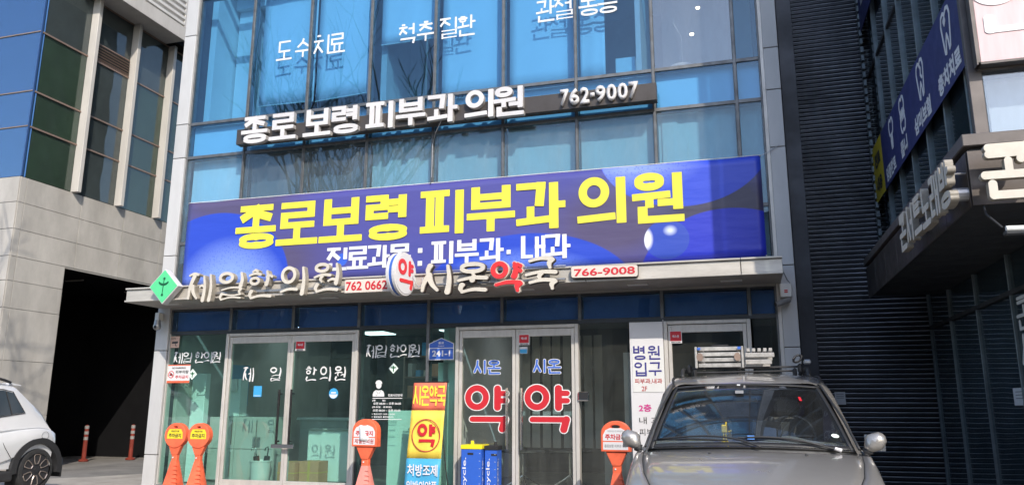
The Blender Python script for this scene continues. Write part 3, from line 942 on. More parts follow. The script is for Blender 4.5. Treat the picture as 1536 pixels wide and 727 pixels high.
# canopy over the shopfront
b = MB(); b.box(-1.29, 8.09, -.78, -.05, 2.70, 2.73); b.box(-1.09, 8.03, -.05, .0, 2.675, 2.73)
cn = b.build('canopy', M['soffit'], bd)
xs = [-1.30, .12, 1.55, 2.95, 4.35, 5.75, 7.62, 8.095]
for a, c in zip(xs[:-1], xs[1:]):
    b = MB(); b.box(a + .004, c - .004, -.80, -.775, 2.728, 2.885, .004); b.build('fascia_panel', M['canopy_metal'], cn)
    b = MB(); b.box(a + .003, c - .003, -.83, -.765, 2.702, 2.727, .004); b.build('drip_edge', M['canopy_metal'], cn)
    b = MB(); b.box(a + .003, c - .003, -.83, -.70, 2.888, 2.912, .004); b.build('coping', M['canopy_metal'], cn)
b = MB(); b.box(-1.305, -1.285, -.77, -.065, 2.705, 2.905, .004); b.box(8.07, 8.09, -.77, -.065, 2.705, 2.905, .004); b.build('end_panel', M['canopy_metal'], cn)
b = MB(); b.box(-1.28, 8.065, -.765, -.065, 2.86, 2.875); b.build('canopy_top', M['canopy_metal'], cn)
for x in (-.72, .55, 1.95, 3.35, 4.85, 6.35, 7.5):
    b = MB(); b.box(x - .13, x + .13, -.52, -.42, 2.688, 2.7, .004); dl = b.build('downlight', M['white_plastic'], cn)

# ------------------------------------------------------------------ inside the shops
b = MB(); b.box(3.42, 3.50, .3, 6, -.012, 2.65); b.build('party_wall', M['inner_white'], bd)
b = MB(); b.box(6.16, 6.22, .2, 6, -.012, 2.65); b.build('party_wall', M['inner_white'], bd)
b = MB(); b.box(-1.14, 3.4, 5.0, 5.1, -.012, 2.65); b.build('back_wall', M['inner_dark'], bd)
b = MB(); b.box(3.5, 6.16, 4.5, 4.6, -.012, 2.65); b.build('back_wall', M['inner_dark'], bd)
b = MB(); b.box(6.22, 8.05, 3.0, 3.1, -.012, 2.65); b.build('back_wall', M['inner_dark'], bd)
b = MB(); b.box(-1.14, -1.08, .25, 5, -.012, 2.65); b.build('inner_side_wall', M['inner_wall'], bd)
for x, y in ((-.5, 3.0), (1.3, 3.0), (2.6, 3.0), (.4, 4.2), (2.2, 4.2), (4.4, 2.6), (5.5, 2.6)):
    b = MB(); b.box(x - .3, x + .3, y - .3, y + .3, 2.64, 2.66); b.build('ceiling_lamp', M['lamp'], bd)

# ------------------------------------------------------------------ interior things
def simple(name, label, cat, loc, group=None):
    return thing(name, loc, label, cat, group)
t = simple('storage_cabinet', 'pale grey locker cabinet with long vertical handles inside the left shop', 'cabinet', (-.4, 1.1, 0))
b = MB(); b.box(-.92, .30, .90, 1.35, 0, 1.01, .006); b.build('carcass', M['locker'], t)
for x0, x1, hx in ((-.91, -.42, -.46), (-.41, .29, -.36)):
    for z0, z1 in ((.02, .50), (.51, 1.0)):
        b = MB(); b.box(x0, x1, .882, .898, z0, z1, .003); dd = b.build('cabinet_door', M['locker'], t)
        b = MB(); b.tube([(hx if hx < -.4 else .0, .86, z0 + .06), (hx if hx < -.4 else .0, .86, z1 - .04)], .009, 8); b.build('handle', M['chrome'], dd)
t = simple('reception_counter', 'pale reception counter with a wooden top behind the cabinet', 'counter', (.7, 2.2, 0))
b = MB(); b.box(.1, 1.0, 2.0, 2.5, 0, .95); b.build('counter_front', M['locker'], t)
b = MB(); b.box(.05, 1.05, 1.95, 2.55, .95, .99); b.build('counter_top', M['white_plastic'], t)
t = simple('waste_bin', 'round white bin holding umbrellas behind the left door', 'bin', (.28, .62, 0))
b = MB(); b.lathe([(.0, 0), (.135, 0), (.165, .34), (.175, .34), (.175, .36), (.16, .36), (.15, .33), (.13, .02), (0, .02)], .28, .62, 24, caps=False)
b.build('bin_body', M['white_plastic'], t, smooth=True, auto=40)
for k, (dx, dy) in enumerate(((-.05, 0), (.05, .03))):
    x = .28 + dx; y = .62 + dy
    t = simple('folded_umbrella', ('black folded umbrella with a hooked handle, left one standing in the white bin', 'black folded umbrella leaning right in the white bin')[k], 'umbrella', (x, y, .04), 'umbrellas in the white bin')
    b = MB(); b.tube([(x, y, .04), (x + dx * .4, y, .30), (x + dx * .8, y, .42)], [.01, .05, .045], 8); b.build('canopy_cloth', M['black_plastic'], t, smooth=True, auto=50)
    b = MB(); b.tube([(x + dx * .8, y, .42), (x + dx * 1.0, y, .52), (x + dx * 1.2 - .02, y, .56), (x + dx * 1.2 - .06, y, .54), (x + dx * 1.2 - .07, y, .50)], .009, 6); b.build('handle', M['chrome'] if k == 0 else M['black_plastic'], t, smooth=True)
for k, (x0, x1, y0, z0, z1, lb) in enumerate(((.50, .80, .75, 0, .33, 'brown cardboard box taped shut, left of two behind the left door glass'),
                                               (.82, 1.16, .85, 0, .34, 'brown cardboard box taped shut, right of two below the door pull'))):
    t = simple('cardboard_box', lb, 'box', ((x0 + x1) / 2, y0 + .15, 0), 'cardboard boxes behind the door')
    b = MB(); b.box(x0, x1, y0, y0 + .3, z0, z1, .005); b.build('box_body', M['cardboard'], t)
    b = MB(); b.box((x0 + x1) / 2 - .02, (x0 + x1) / 2 + .02, y0 - .002, y0 + .302, z0 - .0 + .002, z1 + .002); b.box(x0 - .002, x1 + .002, y0 - .003, y0 + .303, (z0 + z1) / 2 - .008, (z0 + z1) / 2 + .008); b.build('tape', M['tape'], t)
t = simple('display_board', 'white display board standing behind the right leaf of the left door', 'board', (1.12, 1.36, 0))
b = MB(); b.box(.66, 1.58, 1.34, 1.38, 0, .80, .004); b.build('board', M['white_teal'], t)
b = MB(); b.box(.66, 1.58, 1.30, 1.42, .80, .83, .004); b.build('top_rail', M['locker'], t)
t = simple('narrow_stand', 'narrow pale column stand behind the leftmost shop window', 'stand', (-.92, .62, 0))
b = MB(); b.box(-1.06, -.80, .55, .68, 0, 1.70, .01); b.build('column', M['white_teal'], t)
t = simple('small_stand', 'small white boxed stand right of the column in the leftmost window', 'stand', (-.5, .9, 0))
b = MB(); b.prism([(-.62, 1.02), (-.38, 1.02), (-.38, 1.62), (-.46, 1.62), (-.62, 1.30)], (0, 0, 0), (1, 0, 0), (0, 0, 1), (0, -1, 0), -1.1, -.9); b.build('stand_body', M['white_teal'], t)
b = MB(); b.box(-.62, -.42, .84, .898, 1.42, 1.62, .01); b.build('stand_head', M['white_plastic'], t)
t = simple('partition_screen', 'pale mint partition behind the window between the two shops', 'partition', (2.9, .5, 0))
b = MB(); b.box(2.52, 3.28, .42, .46, 0, 1.12, .004); b.build('low_screen', M['mint'], t)
b = MB(); b.box(3.34, 3.70, .30, .34, 0, 1.80, .004); b.build('tall_screen', M['mint'], t)
t = simple('shelf_unit', 'dark shelf unit with boxes at the back of the left shop', 'shelf', (1.6, 4.8, 0))
for k in range(5):
    b = MB(); b.box(.9, 2.9, 4.55, 4.95, .5 + k * .42, .53 + k * .42); b.build('shelf', M['brown_metal'], t)
for k in range(2):
    b = MB(); b.box(.87 + k * 2.03, .90 + k * 2.03, 4.55, 4.95, 0, 2.25); b.build('side_panel', M['brown_metal'], t)
rq = random.Random(4)
for k in range(5):
    x = .95
    while x < 2.75:
        wd_ = rq.uniform(.08, .22); hh_ = rq.uniform(.12, .32)
        b = MB(); b.box(x, x + wd_, 4.6, 4.85, .53 + k * .42, .53 + k * .42 + hh_); b.build('carton', M[rq.choice(('white_teal', 'cardboard', 'grey_print', 'blue_sticker', 'locker', 'dark_wall'))], t)
        x += wd_ + rq.uniform(.01, .12)
for k, (x, y, lb) in enumerate(((1.75, 3.0, 'dim waiting chair, left one inside the left shop'), (2.35, 3.1, 'dim waiting chair, right one inside the left shop'))):
    t = simple('waiting_chair', lb, 'chair', (x, y, 0), 'waiting chairs in the left shop')
    b = MB(); b.box(x - .23, x + .23, y - .23, y + .23, .42, .48, .02); b.build('seat', M['dark_wall'], t)
    b = MB(); b.box(x - .23, x + .23, y + .20, y + .25, .50, .92, .02); b.build('backrest', M['dark_wall'], t)
    for dx in (-.2, .2):
        for dy in (-.2, .2):
            b = MB(); b.tube([(x + dx, y + dy, 0), (x + dx, y + dy, .42)], .014, 6); b.build('leg', M['chrome'], t)
t = simple('wall_poster', 'pale notice poster on the side wall of the left shop', 'poster', (-1.05, 1.9, 1.5))
b = MB(); b.box(-1.078, -1.07, 1.5, 2.1, 1.2, 1.9); b.build('sheet', M['blue_sticker'], t)
b = MB(); b.box(-1.069, -1.067, 1.56, 2.04, 1.26, 1.6); b.build('picture', M['white_teal'], t)
# pharmacy: hanging vertical blind strips, tables
for k in range(9):
    x = 3.95 + k * .17
    b = MB(); b.box(x, x + .13, 2.0 + .03 * (k % 2), 2.008 + .03 * (k % 2), .55, 2.3)
    b.build('blind_strip', M['inner_wall'], bd)
for k, x in enumerate((4.28, 4.95)):
    t = simple('round_table', ('dark tabletop on chrome star legs, left one inside the pharmacy', 'dark tabletop on chrome star legs, right one inside the pharmacy')[k], 'table', (x, 1.5, 0), 'tables inside the pharmacy')
    b = MB(); b.lathe([(0, .50), (.33, .50), (.34, .51), (.33, .525), (0, .525)], x, 1.5 + k * .3, 24); b.build('tabletop', M['dark_wall'], t)
    b = MB(); b.tube([(x, 1.5 + k * .3, .12), (x, 1.5 + k * .3, .5)], .02, 8); b.build('column', M['chrome'], t)
    for a in range(4):
        dx, dy = .26 * math.cos(a * math.pi / 2 + .5), .26 * math.sin(a * math.pi / 2 + .5)
        b = MB(); b.tube([(x, 1.5 + k * .3, .16), (x + dx * .5, 1.5 + k * .3 + dy * .5, .08), (x + dx, 1.5 + k * .3 + dy, .015)], [.018, .014, .01], 6); b.build('leg', M['chrome'], t)
t = simple('display_shelf', 'dim display counter with bottles at the back of the right shop window', 'counter', (5.8, 1.6, 0))
b = MB(); b.box(5.55, 6.12, 1.4, 1.8, 0, .72); b.build('counter_front', M['inner_wall'], t)
b = MB(); b.box(5.52, 6.14, 1.36, 1.84, .72, .75); b.build('counter_top', M['grey_print'], t)
for k in range(4):
    b = MB(); b.tube([(5.62 + k * .12, 1.5, .75), (5.62 + k * .12, 1.5, .83 + .02 * (k % 2))], [.025, .02], 8)
    b.build('bottle', M['white_plastic'], t)
b = MB(); b.box(6.02, 6.12, .35, .40, .02, 1.9); b.build('inner_panel', M['inner_wall'], bd)

# ------------------------------------------------------------------ lettering on the upper windows (white vinyl)
def window_word(chars, label, x0, zc):
    t = thing('window_lettering', (x0, -.008, zc), label, 'lettering', 'white words on the top windows')
    signtext(chars, FRONT, (0, -.002, zc), .285, .34, M['white_vinyl'], t, 'block', .095, .11, .006)
    return t
window_word([('도', .48), ('수', .83), ('치', 1.17), ('료', 1.45)], 'white vinyl words on the leftmost blinds of the top windows', .5, 6.735)
window_word([('척', 2.68), ('추', 2.99), ('질', 3.37), ('환', 3.66)], 'white vinyl words in the middle of the top windows', 2.7, 6.72)
window_word([('관', 4.91), ('절', 5.19), ('통', 5.56), ('증', 5.84)], 'white vinyl words highest and rightmost on the top windows', 4.9, 6.77)

# ------------------------------------------------------------------ clinic letters on the dark board
t = thing('clinic_letter_sign', (3.3, -.12, 5.37), 'white three dimensional clinic letters and phone number on a long dark board', 'sign')
b = MB(); b.box(.02, 6.66, -.26, -.12, 5.25, 5.50, .004); b.build('backing_board', M['black_board'], t)
for x in (.3, 2.2, 4.4, 6.4):
    b = MB(); b.box(x - .015, x + .015, -.12, -.02, 5.36, 5.40); b.build('bracket', M['steel'], t)
signtext([(c, x) for c, x in zip('종로보령피부과의원', (.17, .68, 1.28, 1.76, 2.34, 2.84, 3.34, 3.92, 4.36))], FRONT, (0, -.262, 5.225), .455, .43,
         M['white_face'], t, 'block', .13, .16, .075, bev=.003, side=M['white_side'])
x = 5.33
for ch, wd in (('7', .13), ('6', .15), ('2', .14), ('-', .07), ('9', .15), ('0', .15), ('0', .15), ('7', .14)):
    ntext(ch, FRONT, (x, -.262, 5.29 + (.09 if ch == '-' else 0)), wd - .012, .235 if ch != '-' else .05, M['white_face'], t, .028, .055, 'numeral')
    x += wd + .003
t = thing('guy_wire', (2.9, -.2, 5.1), 'thin wire tied from the clinic letters down to a mullion', 'wire')
b = MB(); b.tube([(3.60, -.33, 5.34), (3.42, -.2, 5.13), (3.31, -.04, 5.02), (3.305, -.04, 4.5)], .005, 5); b.build('wire', M['wire'], t)

# ------------------------------------------------------------------ printed banner
t = thing('clinic_banner', (3.5, -.05, 3.05), 'wide purple and blue banner with big yellow clinic name above the canopy', 'banner')
rows = []
for j in range(13):
    v_ = j / 12
    row = []
    for i in range(97):
        u = i / 96
        x = -.935 + 8.885 * u
        z = 3.05 + 1.357 * v_
        z -= .012 * math.sin(u * math.pi * 9) ** 2 * (1 if v_ > .95 else 0)
        y = -.052 - .0035 * math.sin(u * 23 + v_ * 3) * math.sin(v_ * math.pi) - .002 * math.sin(u * 61 - v_ * 5) - .004 * math.sin(v_ * math.pi)
        row.append((x, y, z))
    rows.append(row)
b = MB(); b.grid(rows); cl = b.build('cloth', M['banner'], t, smooth=True, solid=.002, at=(3.5, -.05, 3.73))
b = MB(); b.tube([(-.935, -.05, 4.41), (3.5, -.05, 4.405), (7.95, -.05, 4.41)], .006, 6); b.build('top_cord', M['white_plastic'], t)
def on_banner(me_objs):
    for o in me_objs: o.parent = t
yl = [(c, x) for c, x in zip('종로보령피부과의원', (.01, .75, 1.50, 2.26, 3.15, 3.89, 4.62, 5.50, 6.26))]
signtext(yl, FRONT, (0, -.0635, 3.60), .70, .68, M['yellow_print'], t, 'block', .145, .19, .002, name='yellow_letter')
sm = [(c, x) for c, x in zip('진료과목:피부과·내과', (1.645, 1.985, 2.325, 2.665, 3.02, 3.34, 3.71, 4.08, 4.42, 4.69, 5.04))]
signtext([q for q in sm if q[0] not in ':·'], FRONT, (0, -.0635, 3.17), .35, .345, M['white_print'], t, 'block', .135, .18, .002, name='white_letter')
b = MB(); b.box(3.13, 3.20, -.066, -.0635, 3.17, 3.24); b.box(3.13, 3.20, -.066, -.0635, 3.36, 3.43); b.box(4.48, 4.54, -.066, -.0635, 3.27, 3.33); b.build('punctuation', M['white_print'], t)
for x, z in ((-.93, 4.40), (7.945, 4.40), (-.93, 3.06), (7.945, 3.06), (3.3, 4.405)):
    b = MB(); b.tube([(x - .008, -.062, z), (x + .008, -.062, z)], .012, 8); b.build('eyelet', M['steel'], t)
t = thing('tie_wire', (8.1, -.06, 4.4), 'thin wire tying the banner corner to the right white pillar', 'wire')
b = MB(); b.tube([(7.95, -.05, 4.40), (8.05, -.075, 4.43), (8.20, -.08, 4.52)], .005, 5); b.build('wire', M['wire'], t)

# ------------------------------------------------------------------ signs on the canopy edge
CY = -.84
# green diamond
t = thing('diamond_sign', (-.50, -.85, 2.64), 'mint green diamond box sign with dark emblem on the left end of the canopy', 'sign')
c0 = (-.50, 2.888); rr = .262
dia = [(c0[0] + rr * .98, c0[1]), (c0[0], c0[1] + rr), (c0[0] - rr * .98, c0[1]), (c0[0], c0[1] - rr)]
b = MB(); b.prism(dia, (0, 0, 0), *FRONT, .84, .955); b.build('box_body', M['white_face'], t, bevel=.006)
r2 = .245
b = MB(); b.prism([(c0[0] + r2 * .98, c0[1]), (c0[0], c0[1] + r2), (c0[0] - r2 * .98, c0[1]), (c0[0], c0[1] - r2)], (0, 0, 0), *FRONT, .955, .959); b.build('face', M['green_face'], t)
em = [arcpts(c0[0] + .005, c0[1] + .115, .020, .020, n=16)]
em2 = [arcpts(c0[0] - .012, c0[1] - .125, .020, .020, n=16)]
bowl = arcpts(c0[0] - .002, c0[1] + .085, .095, .075, 200, 340, 14) + arcpts(c0[0] - .002, c0[1] + .10, .085, .055, 335, 205, 12)
stem = [(c0[0] - .004, c0[1] + .12), (c0[0] + .010, c0[1] + .12), (c0[0] - .006, c0[1] - .12), (c0[0] - .018, c0[1] - .12)]
b = MB()
for pl in (em[0], em2[0], bowl, stem):
    k = .9595 + .0006 * len(b.f)
    b.prism(pl, (0, 0, 0), *FRONT, .957, .9605 + (.0005 if pl is stem else 0) + (.001 if pl is bowl else 0))
b.build('emblem', M['green_dark'], t)
# brushed oriental clinic letters
t = thing('oriental_clinic_letter_sign', (1.1, -.85, 2.7), 'cream brush style clinic letters standing along the left of the canopy edge', 'sign')
for ch, x, z in zip('제일한의원', (-.10, .42, .91, 1.43, 1.95), (2.64, 2.645, 2.65, 2.675, 2.70)):
    signtext([(ch, x)], FRONT, (0, -.84, z), .41, .41, M['cream_face'], t, 'brush', .09, .12, .09, bev=.002, side=M['cream_side'])
b = MB(); b.box(-.1, 2.4, -.845, -.832, 2.76, 2.79); b.build('mounting_rail', M['steel'], t)
t = thing('phone_plate', (2.75, -.86, 2.68), 'cream plate with red number 762 0662 on the canopy edge', 'sign')
b = MB(); b.box(2.41, 3.26, -.872, -.845, 2.685, 2.868, .004); b.build('plate', M['cream_panel'], t)
ntext('762 0662', FRONT, (2.43, -.873, 2.715), .62, .125, M['red_print'], t, .022, .003, 'numerals')
# round double sided pharmacy sign, projecting at right angles, slightly turned to the left
t = thing('round_pharmacy_sign', (3.30, -.9, 2.88), 'round white pharmacy drum sign with blue band and red letter on the canopy', 'sign')
ang = R(80)
U = Vector((math.cos(ang), math.sin(ang), 0)); W = Vector((math.sin(ang), -math.cos(ang), 0)); V = Vector((0, 0, 1))
O = Vector((3.335, -1.02, 2.878))
def drum(r, d0, d1, n=40):
    return [(r * .90 * math.cos(2 * math.pi * k / n), r * math.sin(2 * math.pi * k / n)) for k in range(n)], d0, d1
for nm, m_, rr_, d0, d1 in (('drum_body', 'white_face', .288, -.09, -.045), ('blue_band', 'blue_band', .276, -.0445, -.0005), ('drum_body', 'white_face', .288, 0, .045), ('drum_face', 'white_panel', .262, .0455, .052)):
    pl, a, c = drum(rr_, d0, d1)
    b = MB(); b.prism(pl, O, U, V, W, a, c); o = b.build(nm, M[m_], t, bevel=.006 if nm == 'drum_body' else 0)
signtext([('약', -.18)], (U, V, W), O + Vector((0, 0, -.19)) + W * .052, .36, .38, M['red'], t, 'round', .13, .15, .006)
b = MB(); b.tube([O - W * .02, O + Vector((0.0, .22, 0))], .02, 8); b.build('bracket', M['steel'], t)
t = thing('loose_cable', (3.55, -.85, 2.8), 'loose grey cables hanging between the round sign and the pharmacy letters', 'cable')
for pts in ([(3.40, -.86, 2.90), (3.46, -.90, 2.80), (3.52, -.90, 2.73), (3.58, -.88, 2.78), (3.60, -.86, 2.87)], [(3.42, -.86, 2.78), (3.48, -.90, 2.70), (3.56, -.89, 2.76), (3.55, -.86, 2.85)], [(3.6, -.845, 2.93), (4.2, -.845, 2.925), (5.5, -.845, 2.92)]):
    b = MB(); b.tube(cr_pts(pts), .006, 5); b.build('cable', M['wire'], t, smooth=True)
# pharmacy letters
t = thing('pharmacy_letter_sign', (4.5, -.85, 2.6), 'cream and red dark edged pharmacy letters right of the round drum sign', 'sign')
for ch, x, z, m_ in (('시', 3.57, 2.60, 'cream_face'), ('온', 4.08, 2.60, 'cream_face'), ('약', 4.54, 2.59, 'red'), ('국', 4.99, 2.60, 'cream_face')):
    st = 'brush'
    h_, v_ = (.12, .15) if ch != '약' else (.13, .16)
    signtext([(ch, x)], FRONT, (0, -.90, z), .43, .40, M['cream_face'] if ch == '약' else M['dark_side'], t, st, h_, v_, .06, iso=.028 if ch == '약' else .014, name='letter_back')
    signtext([(ch, x)], FRONT, (0, -.961, z), .43, .40, M[m_], t, st, h_, v_, .018)
b = MB(); b.box(3.55, 5.5, -.90, -.84, 2.735, 2.755); b.build('mounting_rail', M['steel'], t)
for x in (3.72, 4.22, 4.7, 5.2):
    b = MB(); b.box(x - .02, x + .02, -.9, -.80, 2.74, 2.78); b.build('bracket', M['white_plastic'], t)
t = thing('phone_plate', (6.0, -.86, 2.73), 'rounded cream plate with red number 766-9008 right of the pharmacy letters', 'sign')
rp = []
for cx, cz, a in ((6.385, 2.855, 0), (5.60, 2.875, 90), (5.60, 2.775, 180), (6.385, 2.755, 270)):
    rp += [(cx + .028 * math.cos(R(a + k * 22.5)), cz + .028 * math.sin(R(a + k * 22.5))) for k in range(5)]
b = MB(); b.prism(rp, (0, 0, 0), *FRONT, .835, .875); b.build('plate', M['dark_side'], t)
rp2 = [((x - 5.99) * .985 + 5.99, (z - 2.815) * .93 + 2.815) for x, z in rp]
b = MB(); b.prism(rp2, (0, 0, 0), *FRONT, .8752, .888); b.build('plate_face', M['cream_panel'], t)
ntext('766-9008', FRONT, (5.615, -.8885, 2.765), .76, .095, M['red_print'], t, .02, .003, 'numerals')

# ------------------------------------------------------------------ stickers and lettering on the shop glass
def glass_word(label, chars, z, wd, ht, style='brush', h=.085, v=.125, m='white_vinyl', group='white clinic words on the left shop glass'):
    t = thing('window_lettering', (chars[0][1], -.012, z), label, 'lettering', group)
    signtext(chars, FRONT, (0, -.012, z), wd, ht, M[m], t, style, h, v, .003)
    return t
glass_word('small white clinic words on the leftmost shop window above the no parking notice', list(zip('제일한의원', (-.99, -.82, -.60, -.44, -.29))), 1.83, .165, .17)
glass_word('widely spaced white clinic name across both leaves of the left door', list(zip('제일한의원', (.29, .76, 1.36, 1.60, 1.84))), 1.54, .19, .21)
glass_word('white clinic words on the window right of the left door, above the diamond sticker', list(zip('제일한의원', (2.34, 2.50, 2.71, 2.87, 3.02))), 1.86, .165, .185)
def diamond_sticker(x, z, r, label):
    t = thing('diamond_sticker', (x, -.012, z), label, 'sticker', 'pale diamond stickers on the shop glass')
    b = MB(); b.prism([(x + r, z), (x, z + r), (x - r, z), (x, z - r)], (0, 0, 0), *FRONT, .010, .013); b.build('sticker', M['mint'], t)
    b = MB(); b.prism([(x - .012, z + .035), (x + .012, z + .035), (x + .006, z - .05), (x - .006, z - .05)], (0, 0, 0), *FRONT, .0131, .0146); b.prism([(x - .045, z + .018), (x + .045, z + .018), (x + .03, z), (x - .03, z)], (0, 0, 0), *FRONT, .0131, .0141); b.build('emblem', M['green_dark'], t)
diamond_sticker(-.62, 1.66, .085, 'pale diamond sticker right of the no parking notice')
diamond_sticker(2.78, 1.71, .075, 'pale diamond sticker under the clinic words right of the left door')
t = thing('no_parking_notice', (-.88, -.012, 1.54), 'white and orange no parking notice on the leftmost shop window', 'notice')
b = MB(); b.box(-1.085, -.665, -.016, -.010, 1.53, 1.81); b.build('sheet', M['white_panel'], t)
b = MB(); b.box(-1.085, -.665, -.018, -.0161, 1.53, 1.565); b.box(-1.085, -.665, -.018, -.0161, 1.795, 1.81); b.build('stripe', M['orange'], t)
ntext('NO PARKING', FRONT, (-1.0, -.0165, 1.745), .25, .028, M['black_print'], t, .03)
ntext('외부차량', FRONT, (-.93, -.0165, 1.672), .24, .052, M['black_print'], t, .02)
ntext('주차금지', FRONT, (-.93, -.0165, 1.595), .24, .052, M['red_print'], t, .02)
ring = [arcpts(-1.01, 1.66, .055, .055), arcpts(-1.01, 1.66, .045, .045)]
poly_mesh(ring, FRONT, (0, -.0162, 0), M['red_print'], t, 'prohibition_ring')
b = MB(); b.prism([(-1.048, 1.69), (-1.04, 1.698), (-.972, 1.63), (-.98, 1.622)], (0, 0, 0), *FRONT, .0186, .0196); b.build('prohibition_bar', M['red_print'], t)
b = MB(); b.prism([(-1.04, 1.642), (-.98, 1.642), (-.98, 1.662), (-.993, 1.664), (-1.0, 1.682), (-1.022, 1.682), (-1.03, 1.664), (-1.04, 1.66)], (0, 0, 0), *FRONT, .0162, .0182); b.build('car_symbol', M['black_print'], t)
t = thing('camera_notice', (-1.0, -.012, 2.08), 'small peach CCTV notice at the top left of the leftmost shop window', 'notice')
b = MB(); b.box(-1.085, -.915, -.016, -.010, 2.075, 2.255); b.build('sheet', M['peach_sticker'], t)
ntext('CCTV', FRONT, (-1.07, -.0165, 2.205), .09, .028, M['black_print'], t, .03)
b = MB(); b.prism([(-1.05, 2.14), (-.95, 2.14), (-.935, 2.155), (-.94, 2.175), (-1.045, 2.17)], (0, 0, 0), *FRONT, .0165, .018); b.prism([(-.99, 2.14), (-.98, 2.14), (-.97, 2.11), (-.95, 2.11), (-.95, 2.10), (-.98, 2.10)], (0, 0, 0), *FRONT, .0162, .0175); b.build('camera_symbol', M['black_print'], t)
for x0, x1, z0, z1, lb, yy in ((1.185, 1.34, 1.985, 2.13, 'square red security sticker at the top of the left door', -.034), (4.65, 4.80, 2.0, 2.145, 'square red security sticker at the top of the pharmacy door', -.034), (6.685, 6.84, 1.98, 2.14, 'square red security sticker on the entrance door behind the car', -.034)):
    t = thing('security_sticker', ((x0 + x1) / 2, yy, z0), lb, 'sticker', 'red security stickers on the doors')
    b = MB(); b.box(x0, x1, yy - .004, yy + .024, z0, z1); b.build('sheet', M['white_panel'], t)
    b = MB(); b.box(x0 + .008, x1 - .008, yy - .0055, yy - .0041, z0 + .028, z1 - .008); b.build('red_field', M['red_print'], t)
    ntext('에스원', FRONT, (x0 + .035, yy - .0056, z0 + .072), x1 - x0 - .07, .034, M['white_print'], t, .03)
    ntext('SECOM', FRONT, (x0 + .02, yy - .0043, z0 + .006), x1 - x0 - .04, .016, M['black_print'], t, .03)
t = thing('round_sticker', (1.83, -.012, 1.34), 'round sky blue and white sticker on the right leaf of the left door', 'sticker')
b = MB(); b.prism(arcpts(1.84, 1.36, .075, .075, n=28), (0, 0, 0), *FRONT, .008, .011); b.build('sheet', M['blue_sticker'], t)
b = MB(); b.prism(arcpts(1.84, 1.36, .068, .068, 190, 350, 14), (0, 0, 0), *FRONT, .0112, .0125); b.build('lower_field', M['white_print'], t)
b = MB(); b.box(1.80, 1.88, -.0135, -.0112, 1.362, 1.382); b.build('printed_line', M['white_print'], t)
t = thing('square_sticker', (.55, -.012, 1.33), 'sky blue square sticker on the left leaf of the left door', 'sticker')
b = MB(); b.box(.495, .635, -.011, -.008, 1.315, 1.475, .0); b.build('sheet', M['blue_sticker'], t)
b = MB(); b.box(.51, .62, -.0125, -.0112, 1.328, 1.335); b.build('printed_line', M['white_print'], t)
t = thing('small_sticker', (4.71, -.034, 1.89), 'small white and blue sticker under the pharmacy security sticker', 'sticker')
b = MB(); b.box(4.655, 4.765, -.012, -.0065, 1.885, 1.975); b.build('sheet', M['white_panel'], t)
b = MB(); b.box(4.66, 4.76, -.0135, -.0121, 1.89, 1.945); b.build('printed_field', M['blue_sticker'], t)
# doctor pictogram and opening hours
t = thing('opening_hours_lettering', (2.7, -.012, 1.05), 'white doctor pictogram with opening hours on the window right of the left door', 'lettering')
head = [arcpts(2.56, 1.475, .042, .05, n=20)]
body = [[(2.47, 1.315), (2.47, 1.35), (2.485, 1.385), (2.515, 1.405), (2.56, 1.40), (2.605, 1.405), (2.635, 1.385), (2.65, 1.35), (2.65, 1.315)]]
hair = [arcpts(2.56, 1.50, .052, .045, -10, 190, 14)]
poly_mesh(head, FRONT, (0, -.012, 0), M['white_vinyl'], t, 'figure_head')
poly_mesh(hair, FRONT, (0, -.0145, 0), M['white_vinyl'], t, 'figure_cap')
poly_mesh(body, FRONT, (0, -.012, 0), M['white_vinyl'], t, 'figure_body')
b = MB(); b.tube([(2.53, -.0155, 1.395), (2.545, -.0155, 1.36), (2.575, -.0155, 1.36), (2.59, -.0155, 1.395)], .003, 5); b.tube([(2.515, -.0155, 1.345), (2.53, -.0155, 1.33), (2.545, -.0155, 1.345)], .003, 5); b.build('stethoscope', M['grey_print'], t)
for q_ in ((1.287, 1.297), (.995, 1.003)):
    b = MB(); b.box(2.47, 2.93, -.0145, -.012, *q_); b.build('rule', M['white_vinyl'], t)
for s_, x, z, w_, h_ in (('진료시간안내', 2.71, 1.315, .22, .036), ('[평         일]', 2.47, 1.245, .20, .028), ('오전 08:30 ~ 오후 06:00', 2.485, 1.20, .43, .036), ('[토요일 · 공휴일]', 2.47, 1.155, .30, .026), ('오전 08:30 ~ 오후 02:00', 2.48, 1.105, .43, .034), ('※ 점심시간 12:30 ~ 02:00', 2.465, 1.06, .36, .024), ('※ 일요일은 휴진입니다', 2.465, 1.02, .34, .024)):
    ntext(s_, FRONT, (x, -.012, z), w_, h_, M['white_vinyl'], t, .03)
# pharmacy door lettering: white outlined red and blue
for k, (xo, lb) in enumerate(((3.88, 'blue and red pharmacy words on the left leaf of the pharmacy door'), (4.73, 'blue and red pharmacy words on the right leaf of the pharmacy door'))):
    t = thing('pharmacy_lettering', (xo + .3, -.012, .88), lb, 'lettering', 'pharmacy words on the pharmacy door')
    for ch, x, z, wd, ht, mm, h_, v_ in (('시', .115, 1.62, .18, .185, 'blue_print', .13, .15), ('온', .315, 1.615, .19, .185, 'blue_print', .12, .14), ('약', -.01, .86, .64, .60, 'red_print', .115, .15)):
        iso = .04 if wd < .3 else .022
        signtext([(ch, xo + x)], FRONT, (0, -.012, z), wd, ht, M['white_vinyl'], t, 'round', h_, v_, .002, iso=iso, name='outline')
        signtext([(ch, xo + x)], FRONT, (0, -.0145, z), wd, ht, M[mm], t, 'round', h_, v_, .002)
